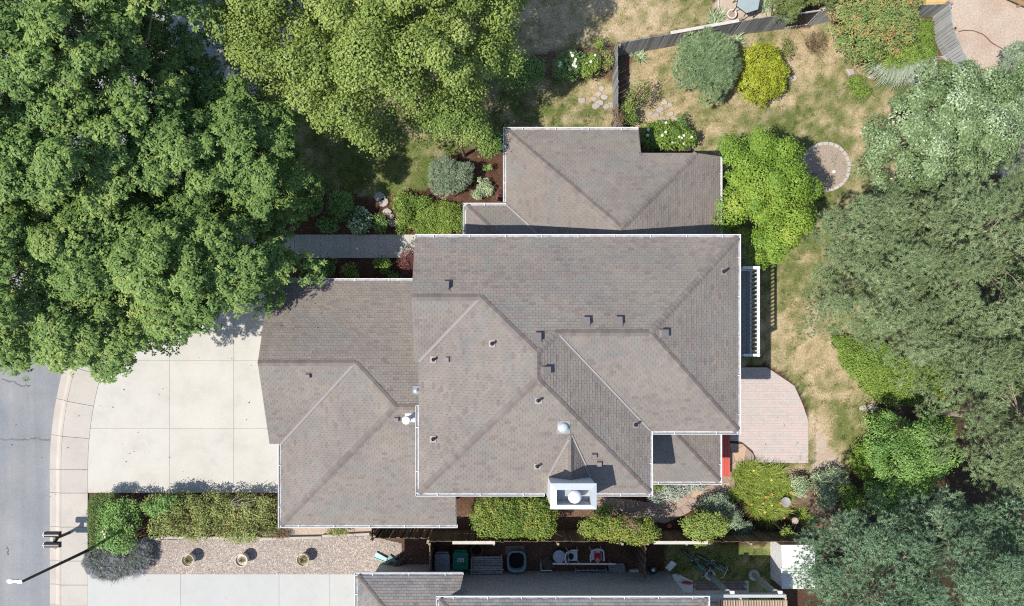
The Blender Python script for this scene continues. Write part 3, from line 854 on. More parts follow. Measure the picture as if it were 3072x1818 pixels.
def plane_n(P):
    a = Vector((0, 0, 0))
    for i in range(len(P)): a += P[i].cross(P[(i + 1) % len(P)])
    return a.normalized()
class Capper:
    def __init__(s): s.L = []
    def line(s, p0, p1, n1, n2, w=0.12, ex=0.165):
        """caps from the low end p0 to the high end p1 over two planes with normals n1, n2"""
        p0, p1 = Vector(p0), Vector(p1); d = p1 - p0; L = d.length; d.normalize()
        sd = []
        for n in (n1, n2):
            q = d.cross(n).normalized()
            sd.append(q if q.z < 0 else -q)
        k = max(1, int(round(L / ex))); ex = L / k
        for i in range(k):
            a = p0 + d * (i * ex - 0.01); b = p0 + d * ((i + 1) * ex + 0.012)
            th = random.uniform(.018, .03)
            s.L.append((b.z, a, b, sd, w * random.uniform(.95, 1.05), th, random.random()))
    def geo(s, mb, it):
        z, a, b, sd, w, th, t = it
        up = Vector((0, 0, 1)); mb.cur = t
        lo, hi = 0.032 + th, 0.036
        V = []
        for q, h in ((a, lo), (b, hi)):
            V += [q + sd[0] * w + up * (h - .012), q + up * (h + 0.006), q + sd[1] * w + up * (h - .012)]
        V += [v - up * 0.05 for v in V]
        mb.add(V, [(0, 1, 4, 3), (1, 2, 5, 4), (0, 6, 7, 1), (1, 7, 8, 2), (0, 3, 9, 6), (2, 8, 11, 5), (3, 4, 10, 9), (4, 5, 11, 10)])
    def finish(s, parent, mat, top=300):
        s.L.sort(key=lambda w: -w[0])
        for it in s.L[:top]:
            mb = MB(); s.geo(mb, it); mb.build('ridge_cap', mat, parent)
        if len(s.L) > top:
            mb = MB()
            for it in s.L[top:]: s.geo(mb, it)
            mb.build('ridge_cap', mat, parent)['kind'] = 'stuff'
sl = 1 / math.hypot(1, PT)
nN, nS, nE, nW = Vector((0, PT, 1)) * sl, Vector((0, -PT, 1)) * sl, Vector((PT, 0, 1)) * sl, Vector((-PT, 0, 1)) * sl
cap = Capper()
cap.line((E_AE, E_N, HU), (5.23, .80, HU + PT * 3.47), nN, nE)
cap.line((E_AE, E_AS, HU), (5.23, .80, HU + PT * 3.47), nS, nE)
cap.line((2.065, .80, HU + PT * 3.47), (5.23, .80, HU + PT * 3.47), nN, nS)
cap.line((2.065, .80, HU + PT * 3.47), (1.405, .14, HU + PT * 4.13), nN, nE)
cap.line((1.405, .14, HU + PT * 4.13), (1.405, -.76, HU + PT * 4.13), nW, nE)
cap.line((E_BW, E_BS, HU), (1.405, -.76, HU + PT * 4.13), nW, nS)
cap.line((E_BE, E_BS, HU), (1.405, -.76, HU + PT * 4.13), nE, nS)
cap.line((-.507, 2.05, HU + PT * 2.22), (1.405, .14, HU + PT * 4.13), nN, nW)
cap.line((C_W, 2.05, HU + PT * 2.22), (-.507, 2.05, HU + PT * 2.22), nN, nS)
cap.line((GW, -.235, HL + PT * 3.245), (-5.315, -.235, HL + PT * 3.245), nN, nS)
cap.line((-5.315, -.235, HL + PT * 3.245), (-3.69, -1.86, HL + PT * 4.87), nN, nW)
cap.line((-3.69, -1.86, HL + PT * 4.87), (GE, -1.86, HL + PT * 4.87), nN, nS)
cap.line((-8.56, -6.73, HL), (-3.69, -1.86, HL + PT * 4.87), nW, nS)
cap.line((.447, 9.06, HL), (4.71, 4.80, HL + PT * 4.26), nW, nN)
cap.line((7.91, 8.0, HL + PT * 1.06), (4.71, 4.80, HL + PT * 4.26), nE, nN)
cap.line((4.71, 3.9, HL + PT * 4.26), (4.71, 4.80, HL + PT * 4.26), nE, nW)
cap.line((-1.16, 6.03, HL), (.97, 3.9, HL + PT * 2.13), nN, nW)
cap.line((8.96, -4.99, HL), (6.27, -2.3, HL + PT * 2.69), nE, nS)
cap.line(CRK[1], CRK[0], plane_n(FACES[-2]), plane_n(FACES[-1]), 0.12)
cap.finish(roof, M['cap'])
# open valleys
def valley(a, b, n1, n2, w=0.055):
    a, b = Vector(a), Vector(b); d = (b - a).normalized(); mb = MB(); up = Vector((0, 0, 1))
    for n in (n1, n2):
        q = d.cross(n).normalized(); q = q if q.z > 0 else -q
        A = [a + up * .03, b + up * .03, b + q * w + up * .045, a + q * w + up * .045]
        A += [v - up * 0.045 for v in A]
        mb.add(A, [(0, 1, 2, 3), (0, 3, 7, 4), (2, 3, 7, 6), (1, 2, 6, 5)])
    mb.build('valley_flashing', M['valley'], roof)
valley((E_BW, C_S, HU), (-.507, 2.05, HU + PT * 2.22), nW, nS)
valley((E_BE, E_AS, HU), (2.065, .80, HU + PT * 3.47), nE, nS)
valley((-8.56, -3.48, HL), (-5.315, -.235, HL + PT * 3.245), nW, nS)
valley((.447, 6.03, HL), (2.577, 3.9, HL + PT * 2.13), nW, nN)
valley(sL, CRK[0], plane_n(FACES[-2]), nS, .05)
valley(sR, CRK[0], plane_n(FACES[-1]), nS, .05)

# walls
def wall(x0, x1, y0, y1, z0, z1, name='wall', mat=None, parent=house):
    return MB().box(((x0 + x1) / 2, (y0 + y1) / 2, (z0 + z1) / 2), (x1 - x0, y1 - y0, z1 - z0)).build(name, mat or M['siding'], parent)
ov = 0.42
wall(-8.56 + ov, -1.7, -6.73 + ov, 3.01 - ov, -.1, 2.74)
wall(-2.6, 5.1, -4.45, 3.86, -.1, 5.5)
wall(5.0, 8.3, -2.25, 3.86, -.1, 5.5)
wall(.447 + ov, 8.97 - ov, 3.8, 7.9, -.1, 2.72)
wall(.45 + ov, 5.6, 7.8, 9.06 - ov, -.1, 2.72)
wall(-1.16 + ov, 1.0, 3.8, 6.03 - ov, -.1, 2.72)
wall(5.05, 8.96 - ov, -4.99 + ov, -2.2, -.1, 2.72)
# gable-end infill
mb = MB()
def gable(x, ya, yb, base, h):
    mb.add([(x, ya, base), (x, yb, base), (x, (ya + yb) / 2, base + h), (x + .08, ya, base), (x + .08, yb, base), (x + .08, (ya + yb) / 2, base + h)],
           [(0, 1, 2), (5, 4, 3), (0, 3, 4, 1), (1, 4, 5, 2), (2, 5, 3, 0)])
gable(-8.5, -3.3, 2.85, 2.66, 1.25); gable(-2.7, 0.0, 4.1, 5.46, 0.82)
mb.build('gable_wall', M['siding'], house)
# windows and doors on the outer walls
def window(c, w, h, axis, out, name='window'):
    fr = MB(); gl = MB(); sx = (w, .08, h) if axis == 'y' else (.08, w, h)
    o = Vector((0, out, 0)) if axis == 'y' else Vector((out, 0, 0)); c = Vector(c)
    t = .07
    if axis == 'y':
        for dz in (-h / 2, h / 2): fr.box(c + o * .03 + Vector((0, 0, dz)), (w + t, .09, t))
        for dx in (-w / 2, 0, w / 2): fr.box(c + o * .031 + Vector((dx, 0, 0)), (t, .085, h - t))
        gl.box(c + o * .01, (w - t, .03, h - t))
    else:
        for dz in (-h / 2, h / 2): fr.box(c + o * .03 + Vector((0, 0, dz)), (.09, w + t, t))
        for dx in (-w / 2, 0, w / 2): fr.box(c + o * .031 + Vector((0, dx, 0)), (.085, t, h - t))
        gl.box(c + o * .01, (.03, w - t, h - t))
    f = fr.build(name, M['white'], house); gl.build('pane', M['glass'], f)
window((0.2, 3.87, 4.4), 1.5, 1.2, 'y', 1); window((6.8, 3.87, 4.4), 1.5, 1.2, 'y', 1)
window((2.5, 8.65, 1.5), 1.6, 1.2, 'y', 1); window((8.31, -1.3, 4.4), 1.4, 1.2, 'x', 1); window((8.31, 1.8, 3.95), 1.8, 2.0, 'x', 1)
window((-1.0, -4.46, 4.3), 1.2, 1.1, 'y', -1); window((-2.61, -2.6, 4.6), 1.2, .9, 'x', -1); window((8.55, 5.8, 1.5), 1.5, 1.2, 'x', 1)
window((7.0, -4.58, 1.5), 1.5, 1.2, 'y', -1)
for yc in (-1.7, 1.3):
    gd = MB()
    for k in range(4): gd.box((-8.17, yc, .3 + .56 * k), (.06, 2.5, .54))
    gd.build('garage_door', M['white'], house)
dd = MB().box((-.2, 5.64, 1.05), (.95, .07, 2.1)).build('door', pm('door_red', (.2, .03, .03), .4), house)
MB().ball((.15, 5.7, 1.0), .035).build('handle', M['galv'], dd)

# gutters: channel with a front wall, hangers every metre or so
def gutter(a, b, out, name='gutter', parent=house, inset=0.0, w=0.112, mat=None, hang=True):
    a, b = Vector(a), Vector(b); out = Vector(out); mb = MB(); up = Vector((0, 0, 1)); mb2 = MB()
    d = (b - a).normalized(); L = (b - a).length
    A = a - d * 0.0; B = b
    def strip(o0, z0, o1, z1):
        P = [A + out * o0 + up * z0, B + out * o0 + up * z0, B + out * o1 + up * z1, A + out * o1 + up * z1]
        mb.add(P, [(0, 1, 2, 3)])
    mb.bar(A + out * w + up * (-.055), B + out * w + up * (-.055), .022, .11)
    mb.bar(A + out * .012 + up * (-.1), B + out * .012 + up * (-.1), .02, .16)
    for q in (A, B): mb.bar(q + out * .02 + up * (-.055) , q + out * (w - .012) + up * (-.055), .012, .1)
    k = max(1, int(L / 1.25))
    g_o = mb.build(name, mat or M['white'], parent)
    MB().bar(A + out * (w / 2 + .005) + up * (-.06), B + out * (w / 2 + .005) + up * (-.06), w - .035, .012).build('gutter_bed', M['gutbed'], g_o)
    if hang:
        for i in range(k):
            t = (i + .5) / k
            q = A + d * L * t
            MB().bar(q - out * .02 + up * .01, q + out * (w + .012) + up * .008, .022, .008).build('hanger', mat or M['white'], g_o)
    return g_o
e_ = 0.01
gutter((C_W, E_N, HU), (E_AE + .12, E_N, HU), (0, 1, 0))
gutter((E_AE, E_AS - .12, HU), (E_AE, E_N, HU), (1, 0, 0))
gutter((E_BE + .14, E_AS, HU), (E_AE, E_AS, HU), (0, -1, 0))
gutter((E_BE, E_BS - .12, HU), (E_BE, E_AS - .0, HU), (1, 0, 0))
gutter((E_BW - .12, E_BS, HU), (1.78, E_BS, HU), (0, -1, 0))
gutter((3.45, E_BS, HU), (E_BE, E_BS, HU), (0, -1, 0))
gutter((E_BW, E_BS, HU), (E_BW, -1.75, HU), (-1, 0, 0))
gutter((GW, 3.01, HL), (-2.2, 3.01, HL), (0, 1, 0))
gutter((-8.56, -6.85, HL), (-8.56, -3.5, HL), (-1, 0, 0))
gutter((-8.56, -6.73, HL), (-1.5, -6.73, HL), (0, -1, 0))
gutter((.447, 6.2, HL), (.447, 9.18, HL), (-1, 0, 0))
gutter((.447, 9.06, HL), (5.73, 9.06, HL), (0, 1, 0))
gutter((8.97, 3.9, HL), (8.97, 8.0, HL), (1, 0, 0))
gutter((-1.28, 6.03, HL), (.44, 6.03, HL), (0, 1, 0))
gutter((-1.16, 3.9, HL), (-1.16, 6.03, HL), (-1, 0, 0))
gutter((5.7, -4.99, HL), (9.08, -4.99, HL), (0, -1, 0))
gutter((8.96, -4.99, HL), (8.96, -2.3, HL), (1, 0, 0))
# rake trim at the gable ends and cut eaves
for a, b in (((GW - .012, 3.0, HL - .08), (GW - .012, -.235, HL + PT * 3.245 - .08)), ((GW - .012, -3.48, HL - .08), (GW - .012, -.235, HL + PT * 3.245 - .08)),
             ((C_W - .012, 4.2, HU - .08), (C_W - .012, 2.05, HU + PT * 2.22 - .08)), ((C_W - .012, C_S, HU - .08), (C_W - .012, 2.05, HU + PT * 2.22 - .08)),
             ((5.742, 9.06, HL - .08), (5.742, 8.0, HL + PT * 1.06 - .08)), ((5.742, 8.012, HL + PT * 1.06 - .08), (7.91, 8.012, HL + PT * 1.06 - .08)), ((7.91, 8.012, HL + PT * 1.06 - .08), (8.97, 8.012, HL - .08)),
             ((-1.538, -6.73, HL - .08), (-1.538, -4.5, HL + PT * 2.23 - .08))):
    MB().bar(a, b, .02, .14).build('rake_trim', M['ventbrown'], house)

# chimney
ch = MB(); cx0, cx1, cy0, cy1, ct = 1.88, 3.36, -5.06, -4.256, 7.3
t = .15
ch.box(((cx0 + cx1) / 2, cy1 - t / 2, (ct + 4.8) / 2), (cx1 - cx0, t, ct - 4.8))
ch.box(((cx0 + cx1) / 2, cy0 + t / 2, (ct + .0) / 2), (cx1 - cx0, t, ct))
for x in (cx0 + t / 2, cx1 - t / 2): ch.box((x, (cy0 + cy1) / 2, ct / 2), (t, cy1 - cy0 - 2 * t, ct))
chim = ch.build('chimney', M['chim'], house)
cr = MB(); o = .03; iz = .17
O = [(cx0 - o, cy0 - o), (cx1 + o, cy0 - o), (cx1 + o, cy1 + o), (cx0 - o, cy1 + o)]; I = [(cx0 + iz, cy0 + iz * .8), (cx1 - iz, cy0 + iz * .8), (cx1 - iz, cy1 - iz), (cx0 + iz, cy1 - iz)]
V = [(x, y, ct - .05) for x, y in O] + [(x, y, ct + .02) for x, y in O] + [(x, y, ct + .12) for x, y in I] + [(x, y, ct - .2) for x, y in I]
cr.add(V, [(i, (i + 1) % 4, 4 + (i + 1) % 4, 4 + i) for i in range(4)] + [(4 + i, 4 + (i + 1) % 4, 8 + (i + 1) % 4, 8 + i) for i in range(4)] + [(8 + i, 8 + (i + 1) % 4, 12 + (i + 1) % 4, 12 + i) for i in range(4)])
cr.build('chimney_crown', M['chim'], chim)
MB().box(((cx0 + cx1) / 2, (cy0 + cy1) / 2, 6.86), (cx1 - cx0 - 2 * t, cy1 - cy0 - 2 * t, .03)).build('chase_cover', M['galv'], chim)
MB().lathe(((cx0 + cx1) / 2 + .03, (cy0 + cy1) / 2, 6.88), [(.12, 0), (.12, .4), (.2, .44), (.23, .5), (.21, .58), (.11, .64), (.001, .65)], 20).build('flue_cap', M['white'], chim, smooth=True)

# roof vents, pipes, tube skylight
def at(px, py, zf):
    h = 4.0
    for _ in range(12):
        x, y, _z = G(px, py, h); h = zf(x, y)
    return Vector((x, y, h))
def slope(p, zf):
    gx_ = (zf(p.x + .02, p.y) - zf(p.x - .02, p.y)) / .04; gy_ = (zf(p.x, p.y + .02) - zf(p.x, p.y - .02)) / .04
    n = Vector((-gx_, -gy_, 1)).normalized(); u = Vector((0, 0, 1)) - n * n.z
    u.normalize(); return u.cross(n), u, n
def on_plane(o, p, zf, parent):
    e, u, n = slope(p, zf); o.parent = parent
    o.matrix_local = Matrix(((e.x, u.x, n.x, p.x), (e.y, u.y, n.y, p.y), (e.z, u.z, n.z, p.z), (0, 0, 0, 1)))
bm_ = MB(); bm_.box((0, 0, .03), (.34, .34, .016)); bm_.box((0, 0, .105), (.25, .25, .13), taper=.93); bm_.box((0, -.01, .18), (.27, .28, .018))
bvm = bm_.mesh('roof_vent', M['ventbrown'])
for px, py, zf in ((1336, 862, z_main), (1611, 1017, z_main), (1756, 970, z_main), (1853, 969, z_main), (1985, 1001, z_main), (1633, 1112, z_main)):
    ob = bpy.data.objects.new('roof_vent', bvm); LINK(ob); on_plane(ob, at(px, py, zf), zf, roof)
sm = MB(); sm.box((0, 0, .025), (.2, .2, .014)); sm.box((0, -.02, .085), (.16, .18, .11), taper=.92)
svm = sm.mesh('exhaust_hood', M['ventbrown'])
for px, py, zf in ((1346, 1079, z_main), (925, 1124, z_gar), (1190, 1254, z_gar), (1782, 1363, z_main), (1797, 1386, z_main)):
    ob = bpy.data.objects.new('exhaust_hood', svm); LINK(ob); on_plane(ob, at(px, py, zf), zf, roof)
for px, py in ((1477, 1031), (1301, 1079), (1615, 1201), (1300, 1317), (1612, 1398), (1906, 1274), (2170, 815)):
    p = at(px, py, z_main)
    fl = MB().box((0, 0, .03), (.24, .24, .012)).build('pipe_flashing', M['flash'], roof); on_plane(fl, p, z_main, roof)
    MB().lathe((p.x, p.y, p.z - .05), [(.085, 0), (.075, .1), (.05, .15), (.045, .34), (.03, .34), (.03, .28)], 12).build('vent_pipe', M['dark'], roof)
p = at(1690, 1281, z_main)
MB().lathe((p.x, p.y, p.z - .1), [(.19, 0), (.19, .2), (.165, .205)], 20).build('skylight_curb', M['galv'], roof)
MB().lathe((p.x, p.y, p.z + .1), [(.165, 0), (.15, .06), (.1, .11), (.001, .13)], 20).build('skylight_dome', M['dome'], roof, smooth=True)
fl = MB().box((0, 0, .03), (.46, .5, .012)).build('skylight_flashing', M['valley'], roof); on_plane(fl, p, z_main, roof)
p = at(1231, 1252, z_gar)
MB().lathe((p.x, p.y, p.z - .1), [(.09, 0), (.09, 1.12), (.15, 1.14), (.155, 1.26), (.13, 1.3), (.001, 1.33)], 18).build('flue_pipe', M['white'], roof)
fl = MB().box((0, 0, .035), (.36, .36, .012)).build('flue_flashing', M['white'], roof); on_plane(fl, p, z_gar, roof)
p = at(1250, 1171, z_gar)
fl = MB().box((0, 0, .035), (.3, .34, .012)).build('pipe_flashing', M['galv'], roof); on_plane(fl, p, z_gar, roof)
MB().lathe((p.x, p.y, p.z), [(.05, 0), (.05, .26), (.07, .27), (.07, .31), (.001, .33)], 12).build('vent_pipe', M['galv'], roof)

# balcony
M['deckb'] = pm('deck_board', (0.22, 0.245, 0.245), 0.75, 0.1, 4, rand=0.15)
bx0, bx1, by0, by1, bz = 8.3, 10.27, 0.02, 3.5, 2.66
bal = MB()
for x in (bx0 + .1, bx1 - .06): bal.box((x, (by0 + by1) / 2, bz - .16), (.08, by1 - by0 - .01, .22))
for y in (by0 + .05, by1 - .05): bal.box(((bx0 + bx1) / 2, y, bz - .157), (bx1 - bx0 - .2, .08, .2))
balc = bal.build('balcony', M['white'], house)
nb = 13; bw = (bx1 - bx0) / nb
bmesh_ = MB().box((0, 0, 0), (bw - .012, by1 - by0, .03)).mesh('deck_board', M['deckb'])
for k in range(nb):
    ob = link('deck_board', bmesh_, balc); ob.location = (bx0 + (k + .5) * bw, (by0 + by1) / 2, bz - .02)
rl = MB(); hr = .92
for z, w in ((hr, .1), (.12, .05)):
    rl.bar((bx1 - .04, by0 - .02, bz + z), (bx1 - .04, by1 + .02, bz + z), w, .045)
    for y in (by0 + .04, by1 - .04): rl.bar((bx1 - .6, y, bz + z + .003), (bx1 + .0, y, bz + z + .003), w, .045)
rl.build('rail', M['white'], balc)
bmm = MB().box((0, 0, 0), (.045, .05, hr - .14)).mesh('baluster', M['white'])
n = 21
for k in range(n):
    ob = link('baluster', bmm, balc); ob.location = (bx1 - .04, by0 + .04 + (by1 - by0 - .08) * k / (n - 1), bz + .53)
pst = MB().box((0, 0, 0), (.09, .09, hr + .06)).mesh('rail_post', M['white'])
for y in (by0 + .04, by1 - .04):
    for x in (bx1 - .04, bx1 - .6):
        ob = link('rail_post', pst, balc); ob.location = (x, y, bz + hr / 2 + .03)
for y in (by0 + .1, by1 - .1): MB().box((bx1 - .12, y, (bz - .28) / 2), (.12, .12, bz - .28)).build('support_post', M['white'], balc)
# ------------------------------------------------------------------ neighbour's house at the bottom
nh = thing('house', 'grey-shingled house with white gutters along the bottom edge', 'house', (1.0, -12.0, 0.0))
Y1, X1a, X1b = -8.76, -5.49, -1.27
Y2, X2a, X2b, H2 = -9.10, -2.09, 7.94, 4.5
NF = []
def nface(pts, base, k): NF.append(upward([Vector((x, y, base + PT * k(x, y))) for x, y in pts]))
YB = -15.0
nface([(X1a, Y1), (X1b, Y1), (X1b, Y1 - 3.0), (X1a + 3.0, Y1 - 3.0)], HL, lambda x, y: Y1 - y)
nface([(X1a, Y1), (X1a + 3.0, Y1 - 3.0), (X1a, Y1 - 6.0)], HL, lambda x, y: x - X1a)
nface([(X2a, Y2), (X2b, Y2), (X2b - 3.2, Y2 - 3.2), (X2a + 3.2, Y2 - 3.2)], H2, lambda x, y: Y2 - y)
nface([(X2a, Y2), (X2a + 3.2, Y2 - 3.2), (X2a, Y2 - 6.4)], H2, lambda x, y: x - X2a)
nface([(X2b, Y2), (X2b, Y2 - 6.4), (X2b - 3.2, Y2 - 3.2)], H2, lambda x, y: X2b - x)
nface([(X2a, Y2 - 6.4), (X2a + 3.2, Y2 - 3.2), (X2b - 3.2, Y2 - 3.2), (X2b, Y2 - 6.4)], H2, lambda x, y: y - Y2 + 6.4)
dk = MB()
for P in NF: slab3(dk, P, .14)
nroof = dk.build('roof', pm('grey_roof_far', (.2, .19, .185), .95, .15, 3), nh)
s2 = Shingler(0.2, 0.112)
def cut_y(P, ylim):
    o = []
    for i in range(len(P)):
        a, b = P[i], P[(i + 1) % len(P)]
        if a.y >= ylim: o.append(a)
        if (a.y >= ylim) != (b.y >= ylim): o.append(a.lerp(b, (ylim - a.y) / (b.y - a.y)))
    return o
for i, P in enumerate(NF[:5]): s2.face(cut_y(P, -11.0 if i < 2 else -10.6), 40 + i)
s2.finish(nroof, M['shingle2'])
c2 = Capper()
c2.line((X1a, Y1, HL), (X1a + 2.2, Y1 - 2.2, HL + PT * 2.2), nN, nW, .1)
c2.line((X2a, Y2, H2), (X2a + 1.6, Y2 - 1.6, H2 + PT * 1.6), nN, nW, .1)
c2.line((X2b, Y2, H2), (X2b - 1.6, Y2 - 1.6, H2 + PT * 1.6), nN, nE, .1)
c2.finish(nroof, M['cap'])
gutter((X1a - .12, Y1, HL), (X1b, Y1, HL), (0, 1, 0), parent=nh)
gutter((X1a, Y1 - 3.0, HL), (X1a, Y1, HL), (-1, 0, 0), parent=nh)
gutter((X2a - .12, Y2, H2), (X2b + .12, Y2, H2), (0, 1, 0), parent=nh)
gutter((X2a, Y2 - 3, H2), (X2a, Y2, H2), (-1, 0, 0), parent=nh)
gutter((X2b, Y2 - 3, H2), (X2b, Y2, H2), (1, 0, 0), parent=nh)
nw = pm('neighbour_siding', (.36, .37, .36), .75, .08, 3)
wall(X1a + .4, X1b - .2, Y1 - 5.5, Y1 - .4, -.1, 2.7, parent=nh, mat=nw)
wall(X2a + .3, X2b - .35, Y2 - 6.0, Y2 - .35, -.1, 4.4, parent=nh, mat=nw)
q = Vector((X1b - .2, Y1 - .55, 2.9))
MB().ball(q, .06).tube([q, q - Vector((0, .5, .1))], .045, 8).build('downspout', M['white'], nh)

# ------------------------------------------------------------------ fences: every board an object
M['board'] = pm('fence_board_brown', (.16, .115, .075), .85, .2, 6, .1, rand=.45, hue=(.2, .16, .11), fine=.2)
M['boardg'] = pm('fence_board_grey', (.29, .295, .295), .9, .2, 6, .1, rand=.3, hue=(.34, .33, .31), fine=.25)
M['boardl'] = pm('fence_board_bleached', (.46, .46, .45), .9, .18, 6, .1, rand=.28, hue=(.38, .38, .38), fine=.25)
M['rail'] = pm('fence_rail', (.3, .24, .18), .85, .2, 5)
M['capb'] = pm('bleached_cap_board', (.52, .47, .41), .85, .12, 5)
def fence(label, pts, h, bw, mat, side=0.03, posts=2.3, caps=(), lean=0.0):
    """pts: world xy polyline; boards on the left of the line"""
    a = Vector((*pts[0], 0)); sg = math.copysign(1, side)
    root = thing('plank_fence', label, 'fence', a)
    meshes = []
    for k in range(5):
        hh = h * random.uniform(.975, 1.015); mb = MB(); w = bw - .008
        mb.prism([(-w / 2, -.011), (w / 2, -.011), (w / 2, .011), (-w / 2, .011)], 0.0, hh, .004)
        meshes.append(mb.mesh('fence_board', mat))
    for s0, s1 in zip(pts[:-1], pts[1:]):
        A, B = Vector((*s0, 0)), Vector((*s1, 0)); d = B - A; L = d.length; d.normalize(); nn = Vector((-d.y, d.x, 0))
        n = max(1, int(L / bw)); ang = math.atan2(d.y, d.x)
        for i in range(n):
            p = A + d * ((i + .5) * L / n) + nn * (side + random.uniform(-.006, .006))
            ob = bpy.data.objects.new('fence_board', random.choice(meshes)); LINK(ob); ob.parent = root
            ob.location = p - a; ob.rotation_euler = (random.uniform(-.012, .012), random.uniform(-.008, .008), ang + random.uniform(-.03, .03))
        for z in (.3, h * .82):
            MB().bar(A - nn * sg * .012 + Vector((0, 0, z)), B - nn * sg * .012 + Vector((0, 0, z)), .04, .09).build('rail', M['rail'], root)
        k = max(1, int(L / posts))
        for i in range(k + 1):
            p = A + d * (L * i / k) - nn * sg * .08
            MB().box((p.x, p.y, h * .5), (.09, .09, h * 1.0 - .02), rz=ang).build('post', M['rail'], root)
        for (c0, c1) in caps:
            MB().bar(A + d * L * c0 + nn * .0 + Vector((0, 0, h * 1.02)), A + d * L * c1 + nn * .0 + Vector((0, 0, h * 1.02)), .13, .03).build('cap_board', M['capb'], root)
    return root
FY = -7.70
fx = lambda px, h=1.8: (px - NX) / PPM * (1 - h / CAM_H)
fence('long brown plank fence between the shrub bed and the cluttered side yard', [(fx(1288), FY), (13.3, FY)], 1.8, .14, M['board'], side=.03, caps=((.06, .17), (.58, .72)))
fence('short dark plank fence below the garage eave, facing the gravel strip', [(fx(1112), FY + .12), (fx(1284), FY + .12)], 1.75, .14, M['board'], side=.03)
fence('short plank fence panel joining the house corner beside the trash carts', [(fx(1288), FY - .04), (fx(1288), -9.2)], 1.7, .14, M['board'], side=.03)
fence('brown plank divider running from the long fence to the neighbour wall', [(fx(1938, 1.7), FY - .1), (fx(1938, 1.7), -9.25)], 1.7, .14, M['board'], side=-.03)
fence('dark plank gate standing beside the garage end of the house', [(fx(1112) + .05, FY + .2), (fx(1112) + .05, -6.4)], 1.7, .14, M['board'], side=.03)
w_ = lambda px, py: G(px, py)[:2]
fence('low grey plank fence leaning between the two upper lawns', [w_(1841, 400), w_(1839, 172)], 1.25, .12, M['boardg'], side=.03)
fence('weathered grey plank fence slanting behind the blue pine and golden shrub', [w_(1841, 168), w_(2192, 105)], 1.3, .11, M['boardg'], side=-.03, caps=((.42, .98),))
fence('grey plank fence with lattice panel behind the dry grass', [w_(2196, 104), w_(2345, 86)], 1.35, .11, M['boardg'], side=-.03)
fence('pale bleached plank fence beside the flowering sumac', [w_(2425, 74), w_(2570, 50)], 1.3, .11, M['boardl'], side=-.03, caps=((.0, .8),))
lat = thing('lattice_panel', 'dark diamond lattice panel set in the grey fence', 'lattice', (*w_(2385, 80), 0))
A, B = Vector(G(2348, 85)), Vector(G(2420, 75)); d = (B - A); up = Vector((0, 0, 1))
fr = MB()
for z in (.05, 1.25): fr.bar(A + up * z, B + up * z, .05, .07)
for q in (A, B): fr.bar(q + up * .05, q + up * 1.25, .05, .06)
fr.build('frame', M['boardl'], lat)
for i in range(-5, 9):
    for s in (1, -1):
        t0, t1 = i / 8, i / 8 + .75
        if s < 0: t0, t1 = t1, t0
        z0, z1 = 0.08, 1.22
        ta, tb = max(0, min(1, t0)), max(0, min(1, t1))
        if abs(tb - ta) < .05: continue
        za = z0 + (z1 - z0) * (ta - t0) / (t1 - t0); zb = z0 + (z1 - z0) * (tb - t0) / (t1 - t0)
        MB().bar(A + d * ta + up * za + Vector((0, .012 * s, 0)), A + d * tb + up * zb + Vector((0, .012 * s, 0)), .012, .035).build('lath', M['dark'], lat)
fence('bleached plank fence along the bare dirt yard at the right', [w_(2800, 50), w_(2809, 123), w_(2858, 225)], 1.15, .13, M['boardl'], side=-.03)
fence('grey plank fence running left behind the sumac corner', [w_(2700, 52), w_(2799, 48)], 1.1, .1, M['boardg'], side=-.03)

# ------------------------------------------------------------------ pergola of the neighbour
pg = thing('pergola', 'wooden pergola with tan slats on tall tapering posts', 'pergola', (9.5, -9.8, 0))
PGH = 2.45
M['beam'] = pm('pergola_beam', (.40, .43, .42), .7, .1, 4)
M['slat'] = pm('pergola_slat', (.50, .39, .28), .8, .12, 5, rand=.2)
M['postg'] = pm('pergola_post', (.36, .4, .36), .75, .12, 4)
MB().bar((7.5, -9.66, PGH), (11.75, -9.66, PGH), .12, .24).build('beam', M['beam'], pg)
MB().bar((7.7, -10.0, PGH - .02), (11.7, -10.0, PGH - .02), .07, .16).build('beam', M['slat'], pg)
for x in (9.47, 11.41):
    mb = MB(); mb.lathe((x, -9.62, 0), [(.24, 0), (.24, .06), (.13, .1), (.12, 2.2), (.15, 2.24), (.15, 2.32)], 14)
    mb.build('post', M['postg'], pg)
    MB().box((x + .12, -9.53, PGH + .03), (.16, .12, .12)).build('bracket', M['white'], pg)
smesh = MB().box((0, 0, 0), (.035, 2.6, .12), ry=.0).mesh('slat', M['slat'])
k = 0; x = 9.0
while x < 11.8:
    ob = link('slat', smesh, pg); ob.location = Vector((x, -11.1, PGH + .16)) - pg.location; x += .105
for x in (9.9, 11.72): MB().bar((x, -9.7, PGH + .06), (x + .05, -12, PGH + .06), .08, .16).build('rafter', M['slat'], pg)

